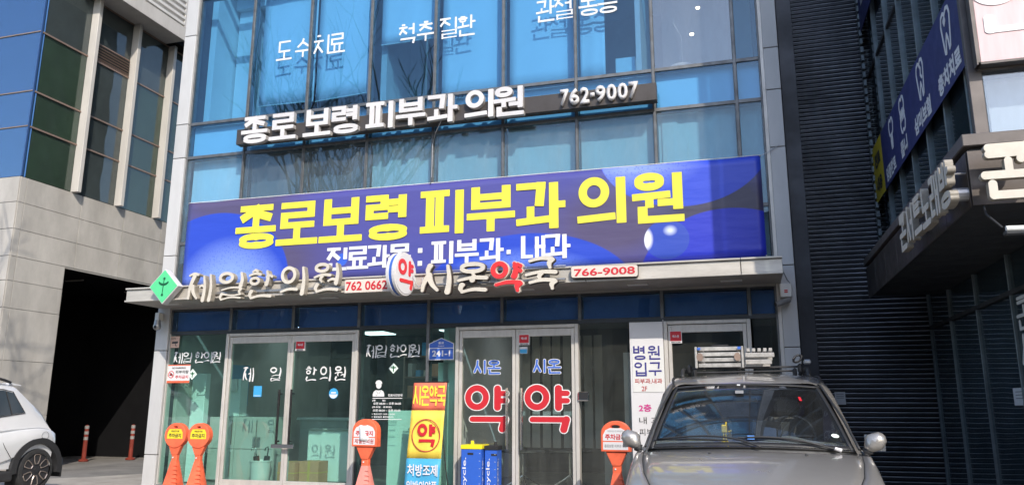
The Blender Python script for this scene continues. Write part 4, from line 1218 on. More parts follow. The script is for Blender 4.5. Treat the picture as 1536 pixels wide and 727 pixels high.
# building number plate
t = thing('address_plate', (3.51, -.03, 1.81), 'blue house shaped address plate reading 241-1 beside the pharmacy door', 'sign')
hp = [(3.325, 1.815), (3.705, 1.815), (3.705, 2.045), (3.515, 2.125), (3.325, 2.045)]
b = MB(); b.prism(hp, (0, 0, 0), *FRONT, .025, .035); b.build('plate', M['white_panel'], t)
def inset(pts, k): 
    cx = sum(p[0] for p in pts) / len(pts); cz = sum(p[1] for p in pts) / len(pts)
    return [(cx + (x - cx) * k, cz + (z - cz) * k) for x, z in pts]
b = MB(); b.prism(inset(hp, .93), (0, 0, 0), *FRONT, .0352, .0365); b.build('plate_face', M['blue_print'], t)
b = MB(); b.box(3.335, 3.695, -.0378, -.0366, 1.975, 1.985); b.build('rule', M['white_panel'], t)
ntext('241-1', FRONT, (3.38, -.0368, 1.865), .27, .085, M['white_print'], t, .03)
ntext('종로', FRONT, (3.47, -.0368, 2.035), .085, .034, M['white_print'], t, .03)
ntext('Jong-ro', FRONT, (3.465, -.0368, 2.0), .095, .02, M['white_print'], t, .03)
# entrance panel
t = thing('entrance_sign', (6.39, -.06, .4), 'tall white entrance sign panel with navy and red words left of the car', 'sign')
b = MB(); b.box(6.17, 6.605, -.075, -.04, .02, 2.262, .004); b.build('panel', M['white_panel'], t)
b = MB(); b.box(6.20, 6.60, -.082, -.0755, 1.36, 1.93, .0); b.build('upper_sheet', M['white_plastic'], t)
for ch, x, z in (('병', 6.215, 1.775), ('원', 6.405, 1.775), ('입', 6.225, 1.565), ('구', 6.41, 1.565)):
    signtext([(ch, x)], FRONT, (0, -.083, z), .16, .175, M['navy_print'], t, 'block', .115, .13, .003)
ntext('피부과,내과', FRONT, (6.225, -.0835, 1.465), .35, .068, M['maroon_print'], t, .015)
ntext('2F', FRONT, (6.31, -.0835, 1.375 + .0), .07, .06, M['maroon_print'], t, .01)
ntext('2층', FRONT, (6.265, -.0765, 1.115), .16, .095, M['magenta_print'], t, .025)
ntext('내 과', FRONT, (6.265, -.0765, .965), .26, .085, M['black_print'], t, .0)
ntext('피부과', FRONT, (6.265, -.0765, .82), .26, .085, M['black_print'], t, .0)
# cameras and alarm box
t = thing('security_camera', (-1.22, -.12, 2.5), 'small dark dome camera on the left white pillar under the canopy', 'camera')
b = MB(); b.box(-1.30, -1.22, -.16, -.06, 2.50, 2.62, .006); b.build('mount', M['white_plastic'], t)
b = MB(); b.lathe([(0, 2.34), (.03, 2.345), (.055, 2.37), (.06, 2.40), (.05, 2.44), (.045, 2.50), (0, 2.50)], -1.22, -.18, 20); b.build('housing', M['steel'], t, smooth=True, auto=50)
b = MB(); b.lathe([(0, .0), (.022, .0), (.025, .012), (0, .012)], 0, 0, 14)
b.v = [(-1.195 + x, -.245 - z, 2.385 + y) for x, y, z in b.v]; b.build('lens', M['black_plastic'], t)
t = thing('alarm_box', (8.15, -.1, 2.53), 'white alarm box with a small red mark on the right white pillar', 'alarm box')
b = MB(); b.box(8.075, 8.215, -.13, -.06, 2.515, 2.69, .010); b.build('box_body', M['white_plastic'], t)
b = MB(); b.box(8.125, 8.165, -.133, -.1305, 2.57, 2.585); b.box(8.125, 8.165, -.133, -.1305, 2.592, 2.607); b.build('red_mark', M['red_print'], t)
t = thing('security_camera', (8.12, -.15, 2.42), 'grey bullet camera hanging under the alarm box on the right pillar', 'camera')
b = MB(); b.tube([(8.17, -.06, 2.50), (8.14, -.13, 2.475)], .02, 8); b.build('mount', M['black_plastic'], t)
b = MB(); b.tube([(8.19, -.14, 2.48), (8.17, -.14, 2.475), (8.03, -.22, 2.42), (8.01, -.23, 2.415)], [.022, .035, .035, .028], 14); b.build('housing', M['grey_print'], t, smooth=True, auto=40)
b = MB(); b.tube([(8.012, -.228, 2.416), (8.002, -.233, 2.412)], [.024, .024], 12); b.build('lens', M['black_plastic'], t)
t = thing('stay_wire', (8.3, .2, 2.7), 'thin wire from the right end of the canopy to the black slatted wall', 'wire')
b = MB(); b.tube([(8.08, -.79, 2.76), (8.16, -.3, 2.70), (8.33, .5, 2.66), (8.53, 1.33, 2.70)], .005, 5); b.build('wire', M['wire'], t)

# ------------------------------------------------------------------ things standing in front of the shops
def cone_base(t, z0, zt, w0, w1, m, parent_origin, hm=None, neck_w=.085):
    """square tapered base with ribs on the right side, neck with a bolt"""
    b = MB()
    prof = [(w0, z0), (w0, z0 + .05), (w0 * .93, z0 + .06), (w1, zt)]
    vs = []; fs = []
    n = 12
    for r, z in prof:
        for k in range(n):
            a = math.pi / n + 2 * math.pi * k / n
            q = .82 / max(abs(math.cos(a)), abs(math.sin(a)), .78)
            vs.append((r * math.cos(a) * q, r * .8 * math.sin(a) * q, z))
    for i in range(len(prof) - 1):
        for k in range(n):
            fs.append((i * n + k, i * n + (k + 1) % n, (i + 1) * n + (k + 1) % n, (i + 1) * n + k))
    fs.append(tuple(range(n - 1, -1, -1))); fs.append(tuple((len(prof) - 1) * n + k for k in range(n)))
    b.add(vs, fs)
    b.build('base', m, t, smooth=True, auto=35)
    for k in range(6):
        u = .25 + k * .12
        r = w0 * .93 + (w1 - w0 * .93) * u; z = z0 + .06 + (zt - z0 - .06) * u
        b = MB(); b.box(r * .25, r * .98, -r * .70 - .004, -r * .66, z, z + .010, .002); b.build('rib', m, t)
    b = MB(); b.box(-neck_w / 2, neck_w / 2, -.035, .035, zt - .01, zt + .09, .008); b.build('neck', hm or m, t)
    b = MB(); b.tube([(-.012, -.036, zt + .045), (-.012, -.046, zt + .045)], .010, 8); b.build('bolt', M['white_plastic'], t)

def round_bollard():
    t = thing('parking_stand', (0, 0, 0), 'x', 'parking stand')
    o = M['orange']
    cone_base(t, 0, .52, .19, .058, o, None)
    zc = .87; r = .165
    b = MB(); b.prism([(-.045, .60), (.045, .60), (.115, zc - .11), (-.115, zc - .11)], (0, 0, 0), *FRONT, -.035, .04); b.build('throat', o, t, bevel=.008)
    # head disc with a grip hole near the top
    outer = [(r * math.cos(2 * math.pi * k / 40), zc + r * math.sin(2 * math.pi * k / 40)) for k in range(40)]
    hole = [(x, z) for x, z in arcpts(0, zc + .115, .042, .018, n=16)]
    o1 = place_mesh(loops_mesh([outer, hole], .085, .006), FRONT, (0, -.005, 0), 'head', o, t)
    st = [(x, z) for x, z in [(-.125, zc - .045), (.125, zc - .045), (.12, zc + .04), (.095, zc + .085), (-.095, zc + .085), (-.12, zc + .04)]]
    b = MB(); b.prism(st, (0, 0, 0), *FRONT, .0535, .0555); b.build('sticker', M['yellow_sticker'], t)
    ntext('주차금지', FRONT, (-.10, -.0558, zc - .03), .20, .058, M['black_print'], t, .03)
    ntext('제일한의원', FRONT, (-.065, -.0558, zc + .045), .13, .026, M['black_print'], t, .02)
    return t
rb1 = round_bollard()
rb1['label'] = 'faded orange round headed no parking stand, left of the pair at the left window'
rb1['group'] = 'round headed no parking stands at the left window'
rb1.location = (-.235, -.70, -.1)
rb2 = copy_tree(rb1); rb2.location = (.155, -.70, -.1); rb2.rotation_euler.z = R(4)
rb2['label'] = 'faded orange round headed no parking stand, right of the pair at the left window'
rb1.rotation_euler.z = R(3)

def arch_bollard(label, bm_, hm_, wide, paper):
    t = thing('parking_stand', (0, 0, 0), label, 'parking stand', 'arch headed no parking stands')
    cone_base(t, 0, .52, .20, .062, M[bm_], None, M[hm_], .10)
    b = MB(); b.prism([(-.05, .60), (.05, .60), (wide * .78, .77), (-wide * .78, .77)], (0, 0, 0), *FRONT, -.04, .045); b.build('throat', M[hm_], t, bevel=.008)
    z0, zs = .77, 1.0
    arch = [(-wide, z0), (wide, z0), (wide, zs - .04)] + arcpts(0, zs - .04, wide, .145, 8, 172, 16) + [(-wide, zs - .04)]
    if paper: loops = [arch]
    else: loops = [arch, arcpts(0, zs + .045, .065, .028, n=18)]
    place_mesh(loops_mesh(loops, .10, .008), FRONT, (0, -.01, 0), 'head', M[hm_], t)
    k = wide - .018
    up = [(-k, .885), (k, .885), (k, zs - .05)] + ([(k * .8, zs + .005), (k * .45, zs + .03), (-k * .45, zs + .03), (-k * .8, zs + .005)]) + [(-k, zs - .05)]
    b = MB(); b.prism(up, (0, 0, 0), *FRONT, .0682, .070); b.build('upper_sticker', M['white_panel'], t)
    b = MB(); b.box(-k, k, -.070, -.0682, .785, .872); b.build('lower_sticker', M['white_panel'], t)
    ntext('주차금지', FRONT, (-k * .82, -.0702, .898), k * 1.64, .065, M['red_print'], t, .03)
    if paper:
        ntext('제일한의원', FRONT, (-k * .9, -.0702, .80), k * 1.8, .06, M['maroon_print'], t, .02)
        b = MB()
        b.grid([[(-.07 + .13 * u + .006 * math.sin(v_ * 5), -.073 - .008 * math.sin(u * 3.1 + v_ * 3), .835 + .20 * v_) for u in (0, .25, .5, .75, 1)] for v_ in (0, .2, .4, .6, .8, 1)])
        b.build('taped_paper', M['paper'], t, smooth=True, solid=.001, label='crumpled paper taped over the words')
        b = MB(); b.box(-.09, .03, -.155, -.150, .16, .26); b.build('base_sticker', M['paper'], t)
    else:
        ntext('종로보령 피부과 의원', FRONT, (-k * .88, -.0702, .808), k * 1.76, .038, M['grey_print'], t, .01)
        ntext('방문차량 외 주차금지', FRONT, (-k * .6, -.0702, .985), k * 1.2, .02, M['grey_print'], t, .0)
    return t
a1 = arch_bollard('orange arch headed stand on a salmon base with paper taped over its words', 'pink_plastic', 'orange', .175, True)
a1.location = (2.76, -.72, -.1); a1.rotation_euler.z = R(-3)
a2 = arch_bollard('orange arch headed no parking stand beside the left mirror of the silver van', 'orange', 'orange', .165, False)
a2.location = (6.10, -.92, -.1); a2.rotation_euler.z = R(-2)

# upright cloth banner of the pharmacy
t = thing('standing_banner', (3.46, -.4, -.1), 'coral, yellow and blue upright pharmacy banner between the two shops', 'banner')
def cloth(name, z0, z1, m):
    def xa(z): return 3.165 + (3.26 - 3.165) * (z + .1) / 1.59
    b = MB(); rr_ = []
    for j in range(6):
        z = z0 + (z1 - z0) * j / 5
        rr_.append([(xa(z) + .485 * i / 10, -.42 + .05 * (z / 1.6) - .008 * math.sin(i * .9 + z * 4), z) for i in range(11)])
    b.grid(rr_); return b.build(name, M[m], t, smooth=True, solid=.002)
cloth('red_field', 1.125, 1.49, 'orange_red'); cloth('yellow_field', .502, 1.125, 'yellow_cloth'); cloth('blue_field', -.08, .502, 'sky_cloth')
signtext([(c, 3.262 + i * .118) for i, c in enumerate('시온약국')], FRONT, (0, -.392, 1.19), .115, .26, M['yellow_print'], t, 'block', .11, .16, .002)
poly_mesh([arcpts(3.47, .80, .205, .215, n=40), arcpts(3.47, .80, .192, .202, n=40)], FRONT, (0, -.412, 0), M['maroon_print'], t, 'ring')
signtext([('약', 3.345)], FRONT, (0, -.412, .66), .26, .29, M['red_print'], t, 'block', .13, .17, .003)
ntext('처방조제', FRONT, (3.225, -.432, .28), .43, .15, M['white_print'], t, .02)
ntext('일반의약품', FRONT, (3.22, -.436, .08), .43, .14, M['white_print'], t, .02)
b = MB(); b.tube([(3.26, -.36, 1.50), (3.76, -.36, 1.50)], .008, 6); b.tube([(3.64, -.30, 1.0), (3.70, -.26, .4), (3.76, -.22, -.09)], .008, 6); b.tube([(3.3, -.28, 1.48), (3.46, -.25, .6), (3.5, -.30, -.09)], .008, 6); b.build('support_poles', M['black_plastic'], t)
b = MB(); b.tube([(3.2, -.42, -.085), (3.7, -.42, -.085)], .012, 6); b.build('bottom_bar', M['steel'], t)

# corrugated recycling boxes
def recycle_box(x0, x1, y0, y1, zt, lidm, label):
    t = thing('recycling_box', ((x0 + x1) / 2, (y0 + y1) / 2, 0), label, 'recycling box', 'blue recycling boxes by the pharmacy door')
    b = MB(); b.box(x0, x1, y0, y1, 0, zt - .055, .004); b.build('box_body', M['blue_plastic'], t)
    b = MB(); b.box(x0 - .008, x1 + .008, y0 - .008, y1 + .008, zt - .055, zt, .006); b.build('lid', M[lidm], t)
    ntext('recycle.', FRONT, (x0 + .02, y0 - .001, .0), .065, zt - .16, M['white_print'], t, .01, rot=90)
    ntext('recycle.', EASTW, (x1 + .001, y0 + .02, .0), .06, zt - .16, M['white_print'], t, .01, rot=90)
    b = MB(); b.box(x0 + .09, x0 + .17, y0 - .004, y0 - .001, zt - .125, zt - .10); b.build('grip', M['black_plastic'], t)
    for k in range(5):
        b = MB(); b.box(x1 - .03, x1 - .015, y0 - .005, y0 - .001, zt - .11 - k * .095, zt - .105 - k * .095); b.build('rivet', M['white_plastic'], t)
    b = MB(); b.tube([(x0 + .12, y0 + .1, zt), (x0 + .12, y0 + .1, zt + .05)], .022, 8); b.build('lid_knob', M[lidm], t)
recycle_box(3.955, 4.235, -.36, -.06, .685, 'yellow_lid', 'blue recycling box with a yellow lid beside the pharmacy door')
recycle_box(4.255, 4.42, -.28, -.06, .672, 'black_plastic', 'blue recycling box with a black lid behind the yellow lidded one')

# ------------------------------------------------------------------ silver van, nose towards the street
def lerp(a, b, u): return a + (b - a) * u
def cr(P, n):
    """Catmull-Rom through 3D points"""
    P = [Vector(p) for p in P]
    out = []
    for i in range(len(P) - 1):
        p0 = P[max(i - 1, 0)]; p1 = P[i]; p2 = P[i + 1]; p3 = P[min(i + 2, len(P) - 1)]
        for k in range(n):
            t = k / n
            out.append(.5 * ((2 * p1) + (-p0 + p2) * t + (2 * p0 - 5 * p1 + 4 * p2 - p3) * t * t + (-p0 + 3 * p1 - 3 * p2 + p3) * t ** 3))
    out.append(P[-1])
    return out
CX = 7.585
t = thing('silver_van', (CX, -2.8, -.1), 'warm silver van with a roof rack parked nose out before the shop entrance', 'van')
def mir(pts): return [(2 * CX - x, y, z) for x, y, z in pts]
# windscreen border: bottom edge and top edge, left half to right half
def wbot(u): return Vector((CX + .762 * u, -3.98 + .15 * u * u, .876 - .03 * u * u))
def wtop(u): return Vector((CX + .604 * u - .0, -3.10 + .07 * u * u, 1.366 - .028 * u * u))
rows = []
for j in range(9):
    v_ = j / 8
    row = []
    for i in range(25):
        u = -1 + 2 * i / 24
        p = wbot(u).lerp(wtop(u), v_)
        p += Vector((0, -.025, .02)) * math.sin(v_ * math.pi) * (1 - .3 * u * u)
        row.append(p)
    rows.append(row)
b = MB(); b.grid(rows); ws = b.build('windscreen', M['windscreen'], t, smooth=True, solid=.006)
# black ceramic border of the windscreen
b = MB()
def wp(u, v_): 
    p = wbot(u).lerp(wtop(u), v_); return p + Vector((0, -.025, .02)) * math.sin(v_ * math.pi) * (1 - .3 * u * u) + Vector((0, -.006, .004))
us = [-1 + 2 * i / 24 for i in range(25)]
b.grid([[wp(u, 0) for u in us], [wp(u, .045) for u in us]])
b.grid([[wp(u, .965) for u in us], [wp(u, 1) for u in us]])
for s in (-1, 1): b.grid([[wp(s * 1.0, k / 8) for k in range(9)], [wp(s * (.955 - .0 * k), k / 8) for k in range(9)]])
b.build('black_border', M['car_trim'], ws, smooth=True, solid=.003)
# cab shell: ring lines from the windscreen edge backwards
def half(s, yo, belt, glassb, roofe, roofc, n1=5):
    """one half section from the belt line up over the roof to the centre"""
    return cr([belt, glassb, tuple(lerp(Vector(glassb), Vector(roofe), .5) + Vector((s * .018, 0, 0))), roofe, tuple(lerp(Vector(roofe), Vector(roofc), .35) + Vector((0, 0, .018))), roofc], 4)
def section(y_b, xb, zb, y_g, xg, zg, y_r, xr_, zr, y_c, zc):
    L_ = half(-1, 0, (CX - xb, y_b, zb), (CX - xg, y_g, zg), (CX - xr_, y_r, zr), (CX, y_c, zc))
    Rr = [Vector((2 * CX - p.x, p.y, p.z)) for p in reversed(L_[:-1])]
    return L_ + Rr
S0 = section(-3.86, .80, .80, -3.83, .765, .848, -3.03, .609, 1.340, -3.1, 1.368)
S1 = section(-3.80, .845, .80, -3.70, .808, .866, -2.95, .664, 1.355, -3.03, 1.397)
S2 = section(-3.30, .868, .82, -3.15, .835, .89, -2.55, .685, 1.410, -2.55, 1.475)
S3 = section(-2.60, .875, .83, -2.50, .850, .90, -2.05, .695, 1.440, -2.05, 1.512)
S4 = section(-1.80, .875, .84, -1.80, .850, .91, -1.60, .69, 1.44, -1.60, 1.515)
S5 = section(-1.10, .865, .84, -1.10, .840, .91, -1.05, .650, 1.41, -1.05, 1.48)
S6 = section(-.86, .80, .84, -.88, .76, .91, -.98, .58, 1.34, -.98, 1.40)
SS = [S0, S1, S2, S3, S4, S5, S6]
b = MB(); b.grid(SS)
b.grid([S6, [Vector((lerp(p.x, CX, .9), p.y + .02, lerp(p.z, 1.1, .6))) for p in S6]])
b.build('cab_shell', M['car_silver'], t, smooth=True, auto=50)
# the shell has no openings cut at the side, so the side glass sits a little proud of it
for s in (-1, 1):
    for (a_, c_) in ((2, 3), (3, 4), (4, 5)):
        A_, C_ = SS[a_], SS[c_]
        idx = range(5, 11) if s < 0 else range(len(A_) - 6, len(A_) - 12, -1)
        r_ = []
        for q in (.06, .35, .65, .94):
            r_.append([A_[k].lerp(C_[k], q) + Vector((s * .006, 0, 0)) for k in idx])
        b = MB(); b.grid(r_); b.build('side_window', M['privacy_glass'], t, smooth=True, solid=.004)
# gutter strips along the roof sides
for s in (-1, 1):
    pts = [Vector((CX + s * x, y, z)) for x, y, z in ((.612, -3.03, 1.356), (.660, -2.60, 1.428), (.676, -2.05, 1.464), (.672, -1.6, 1.468), (.64, -1.1, 1.45))]
    b = MB(); b.tube(cr(pts, 4), .010, 6); b.build('roof_gutter', M['car_trim'], t, smooth=True)
    pts = [Vector((CX + s * x, y, z)) for x, y, z in ((.784, -3.90, .862), (.728, -3.60, 1.06), (.664, -3.27, 1.235), (.622, -3.04, 1.348))]
    b = MB(); b.tube(cr(pts, 4), .011, 6); b.build('pillar_trim', M['car_trim'], t, smooth=True)
# lower body
prof = []   # stations: y, half width at sill / waist / shoulder, shoulder z, deck z at centre, deck edge half width
st = [(-4.98, .50, .55, .52, .42, .50, .30), (-4.93, .66, .72, .70, .50, .575, .50), (-4.80, .76, .815, .80, .585, .645, .64), (-4.55, .80, .855, .835, .675, .735, .72),
      (-4.25, .82, .870, .850, .745, .805, .765), (-4.02, .83, .875, .855, .785, .845, .785), (-3.84, .835, .878, .858, .80, .845, .79)]
rows = []
for y, ws_, ww, wsh, zsh, zd, wd_ in st:
    L_ = cr([(CX - ws_, y, .12), (CX - ww, y, .30), (CX - ww - .005, y, lerp(.30, zsh, .6)), (CX - wsh, y, zsh), (CX - wd_, y, lerp(zsh, zd, .55)), (CX - wd_ * .5, y - .03, zd - .012), (CX, y - .04, zd)], 4)
    rows.append(L_ + [Vector((2 * CX - p.x, p.y, p.z)) for p in reversed(L_[:-1])])
# split into fenders (outer) and bonnet (inner) with a shut line between
n = len(rows[0]); kf = 16
def sub(r, a, c): return [r[k] for k in range(a, c + 1)]
b = MB(); b.grid([sub(r, kf, n - 1 - kf) for r in rows[1:]]); bn = b.build('bonnet', M['car_silver'], t, smooth=True, solid=.004)
for s, (a_, c_) in ((-1, (0, kf)), (1, (n - 1 - kf, n - 1))):
    b = MB(); b.grid([sub(r, a_, c_) for r in rows[1:]]); b.build('fender', M['car_silver'], t, smooth=True, solid=.003)
b = MB(); 
for k in (kf, n - 1 - kf):
    b.tube([r[k] + Vector((0, 0, .0015)) for r in rows[1:]], .0035, 5)
b.build('shut_line', M['car_trim'], t)
b = MB(); b.grid([rows[0], rows[1]]); b.add([rows[0][k] for k in range(n)], [tuple(range(n))]); b.build('front_bumper', M['car_silver'], t, smooth=True, auto=50)
# sides and tail
st2 = [(-3.86, .835, .878, .858, .80), (-3.3, .84, .885, .868, .82), (-2.4, .84, .888, .875, .83), (-1.3, .83, .88, .868, .84), (-.92, .80, .84, .82, .84), (-.80, .72, .76, .74, .80)]
for s in (-1, 1):
    rws = []
    for y, a_, w_, sh, z_ in st2:
        rws.append(cr([(CX + s * a_, y, .12), (CX + s * w_, y, .32), (CX + s * (w_ + .005), y, .6), (CX + s * sh, y, z_), (CX + s * (sh - .03), y, z_ + .02)], 3))
    b = MB(); b.grid(rws); b.build('body_side', M['car_silver'], t, smooth=True, solid=.003)
b = MB(); b.box(CX - .72, CX + .72, -.84, -.78, .12, .86, .03); b.build('tailgate', M['car_silver'], t)
b = MB(); b.box(CX - .74, CX + .74, -4.9, -.9, .08, .14); b.build('underbody', M['car_trim'], t)
# cowl and wipers
b = MB()
b.grid([[Vector((CX + .79 * u, -4.02 + .16 * u * u, .838 - .03 * u * u)) for u in us], [Vector((CX + .775 * u, -3.955 + .15 * u * u, .862 - .03 * u * u)) for u in us], [wbot(u * 1.0) + Vector((0, -.02, -.004)) for u in us]])
b.build('cowl', M['car_trim'], t, smooth=True, solid=.006)
def wiper(pts):
    b = MB(); b.tube(cr(pts, 4), [.010] * 0 or .008, 6); o = b.build('wiper', M['car_trim'], t, smooth=True)
    return o
def onw(u, v_, k=.018): return wp(u, v_) + Vector((0, -k, k * .7))
w1 = wiper([wbot(.12) + Vector((0, -.06, -.0)), onw(-.15, .06, .03), onw(-.5, .10, .025), onw(-.93, .09)])
w2 = wiper([wbot(.84) + Vector((0, -.05, .0)), onw(.5, .05, .03), onw(.2, .085, .025), onw(-.02, .085)])
b = MB(); b.tube([onw(-.97, .085, .010), onw(-.6, .085, .010), onw(-.2, .055, .010)], .006, 5); b.build('wiper_blade', M['car_trim'], w1)
b = MB(); b.tube([onw(-.10, .09, .010), onw(.3, .08, .010), onw(.72, .035, .010)], .006, 5); b.build('wiper_blade', M['car_trim'], w2)
b = MB(); b.tube([wbot(.80) + Vector((0, -.075, .012)), wbot(.86) + Vector((0, -.085, .0))], [.012, .016], 8); b.build('wiper_cap', M['white_face'], w2)
for x in (CX - .28, CX + .40):
    b = MB(); b.lathe([(0, .0), (.012, 0), (.010, .008), (0, .010)], x, -4.13, 10); b.v = [(px, py, pz + .825) for px, py, pz in b.v]; b.build('washer_jet', M['car_trim'], t)
# mirrors
for s in (-1, 1):
    mx, my, mz = CX + s * .915, -3.78, .905
    vs = []; fs = []
    nn = 14
    for i in range(9):
        ph = -math.pi / 2 + math.pi * i / 8
        for k in range(nn):
            a = 2 * math.pi * k / nn
            x = math.cos(ph) * math.cos(a); z = math.cos(ph) * math.sin(a); y = math.sin(ph)
            x = math.copysign(abs(x) ** .8, x) * .078; z = math.copysign(abs(z) ** .8, z) * .072
            vs.append((mx + x - s * .012 * (z < 0), my + (y * .06 if y < 0 else y * .035), mz + z + .012 * (x * s > 0)))
    for i in range(8):
        for k in range(nn): fs.append((i * nn + k, i * nn + (k + 1) % nn, (i + 1) * nn + (k + 1) % nn, (i + 1) * nn + k))
    b = MB(); b.add(vs, fs); mr_ = b.build('mirror_housing', M['car_silver'], t, smooth=True)
    b = MB(); b.prism([(mx - .07, mz - .06), (mx + .07, mz - .06), (mx + .075, mz + .055), (mx - .07, mz + .06)], (0, 0, 0), *FRONT, -my - .038, -my - .034); b.build('mirror_glass', M['chrome'], mr_)
    b = MB(); b.tube([(mx - s * .03, my, mz - .055), (CX + s * .83, my + .01, mz - .07)], [.028, .034], 10); b.build('mirror_foot', M['car_trim'], mr_, smooth=True)
# cabin
def cabin(name, m, f, **k):
    b = MB(); f(b); return b.build(name, M[m], t, **k)
cabin('dashboard', 'dash', lambda b: b.grid([[Vector((CX + .72 * u, -3.86 + .12 * u * u, .872 - .02 * u * u)) for u in us], [Vector((CX + .73 * u, -3.62, .895 + .03 * math.exp(-((u - .42) / .22) ** 2))) for u in us], [Vector((CX + .73 * u, -3.42, .89 + .05 * math.exp(-((u - .42) / .22) ** 2))) for u in us], [Vector((CX + .73 * u, -3.38, .70)) for u in us]]), smooth=True, auto=50)
cabin('cabin_back', 'car_inside', lambda b: (b.box(CX - .78, CX + .78, -1.2, -1.15, .3, 1.35), b.box(CX - .80, CX + .80, -3.7, -1.2, .28, .32)))
for s in (-1, 1):
    cabin('seat', 'car_inside', lambda b: (b.box(CX + s * .36 - .22, CX + s * .36 + .22, -2.75, -2.60, .45, 1.08, .04), b.box(CX + s * .36 - .12, CX + s * .36 + .12, -2.74, -2.64, 1.10, 1.26, .03), b.box(CX + s * .36 - .22, CX + s * .36 + .22, -3.15, -2.7, .40, .55, .04)))
sw = MB()
cs = Vector((CX + .36, -3.22, .93)); aU = Vector((1, 0, 0)); aV = Vector((0, .42, .91)).normalized()
ringp = [cs + (aU * math.cos(2 * math.pi * k / 28) + aV * math.sin(2 * math.pi * k / 28)) * .18 for k in range(29)]
sw.tube(ringp, .014, 8, caps=False); sw.tube([cs - aU * .17, cs + aU * .17], .016, 6); sw.tube([cs, cs - aV * .17], .018, 6)
sw.build('steering_wheel', M['car_trim'], t, smooth=True, auto=60)
cabin('rear_mirror', 'car_trim', lambda b: b.box(CX - .10, CX + .10, -3.02, -2.99, 1.20, 1.255, .01))
cabin('sun_visor', 'car_inside', lambda b: (b.box(CX + .10, CX + .50, -2.72, -2.58, 1.335, 1.345), b.box(CX - .50, CX - .10, -2.72, -2.58, 1.335, 1.345)))
# dashboard things
tt = thing('navigation_tablet', (CX + .16, -3.5, .93), 'black navigation tablet on the silver van dashboard', 'tablet')
b = MB(); b.box(CX + .04, CX + .26, -3.56, -3.545, .93, 1.06, .006); b.build('screen', M['black_plastic'], tt)
b = MB(); b.tube([(CX + .15, -3.55, 1.0), (CX + .19, -3.50, 1.075), (CX + .2, -3.48, 1.06)], [.012, .03, .02], 10); b.tube([(CX + .15, -3.54, .95), (CX + .15, -3.5, .90)], .012, 8); b.build('mount', M['black_plastic'], tt, smooth=True, auto=50)
b = MB(); b.tube([(CX + .04, -3.56, .95), (CX + .03, -3.6, .91), (CX + .07, -3.64, .90), (CX + .08, -3.66, .898)], .003, 5); b.build('cable', M['black_plastic'], tt)
tt = thing('dashboard_toy', (CX - .16, -3.74, .89), 'small yellow toy standing behind the windscreen of the silver van', 'toy')
b = MB(); b.box(CX - .20, CX - .155, -3.75, -3.71, .965, 1.03, .008); b.build('body', M['toy_yellow'], tt)
b = MB(); b.tube([(CX - .145, -3.73, .975), (CX - .12, -3.73, .985)], .006, 5); b.tube([(CX - .165, -3.73, 1.0), (CX - .16, -3.73, 1.05)], .005, 5); b.build('arm', M['toy_yellow'], tt)
b = MB(); b.tube([(CX - .185, -3.73, .905), (CX - .183, -3.73, .965)], .005, 5); b.tube([(CX - .165, -3.73, .905), (CX - .167, -3.73, .965)], .005, 5); b.box(CX - .20, CX - .15, -3.75, -3.71, .897, .906); b.build('legs', M['toy_yellow'], tt)
def decal(name, u, v_, w_, h_, m, label, cat='sticker', disc=False):
    tt = thing(name, tuple(wp(u, v_)), label, cat)
    p = wp(u, v_) + Vector((0, -.006, .005)); U_ = (wp(u + .02, v_) - wp(u - .02, v_)).normalized(); V_ = (wp(u, v_ + .03) - wp(u, v_ - .03)).normalized(); W_ = U_.cross(V_)
    if W_.y > 0: W_ = -W_
    pl = arcpts(0, 0, w_, h_, n=20) if disc else [(-w_, -h_), (w_, -h_), (w_, h_), (-w_, h_)]
    b = MB(); b.prism(pl, p, U_, V_, W_, .004, .006); b.build('sheet', M[m], tt)
    return tt, p, U_, V_, W_
decal('windscreen_sticker', -.075, .80, .034, .03, 'grey_print', 'pale square sticker high on the windscreen of the silver van')
decal('toll_card', -.085, .945, .014, .012, 'white_plastic', 'tiny white toll sensor above the square sticker on the windscreen')
decal('parking_decal', .03, .09, .026, .024, 'blue_back', 'small blue decal at the bottom centre of the windscreen')
decal('round_decal', .865, .16, .030, .024, 'mint', 'oval white decal at the lower right of the windscreen', disc=True)
tt, p, U_, V_, W_ = decal('red_tag', .66, .70, .010, .035, 'red_print', 'bright red tag hanging behind the right of the windscreen', 'tag')
# roof bars and rail feet
for yb in (-2.25, -1.4):
    b = MB(); b.tube([(CX - .52, yb, 1.54), (CX + .52, yb, 1.552)], .010, 8); b.build('roof_bar', M['car_trim'], t)
    for s in (-1, 1):
        b = MB(); b.box(CX + s * .52 - .022, CX + s * .52 + .022, yb - .04, yb + .04, 1.49, 1.58, .015); b.build('bar_foot', M['car_trim'], t)
for s in (-1, 1):
    pts = [(CX + s * .58, -2.45, 1.45), (CX + s * .58, -2.3, 1.525), (CX + s * .58, -1.8, 1.535), (CX + s * .575, -1.3, 1.51), (CX + s * .57, -1.15, 1.44)]
    b = MB(); b.tube(cr(pts, 4), .020, 8); b.build('roof_rail', M['car_trim'], t, smooth=True)
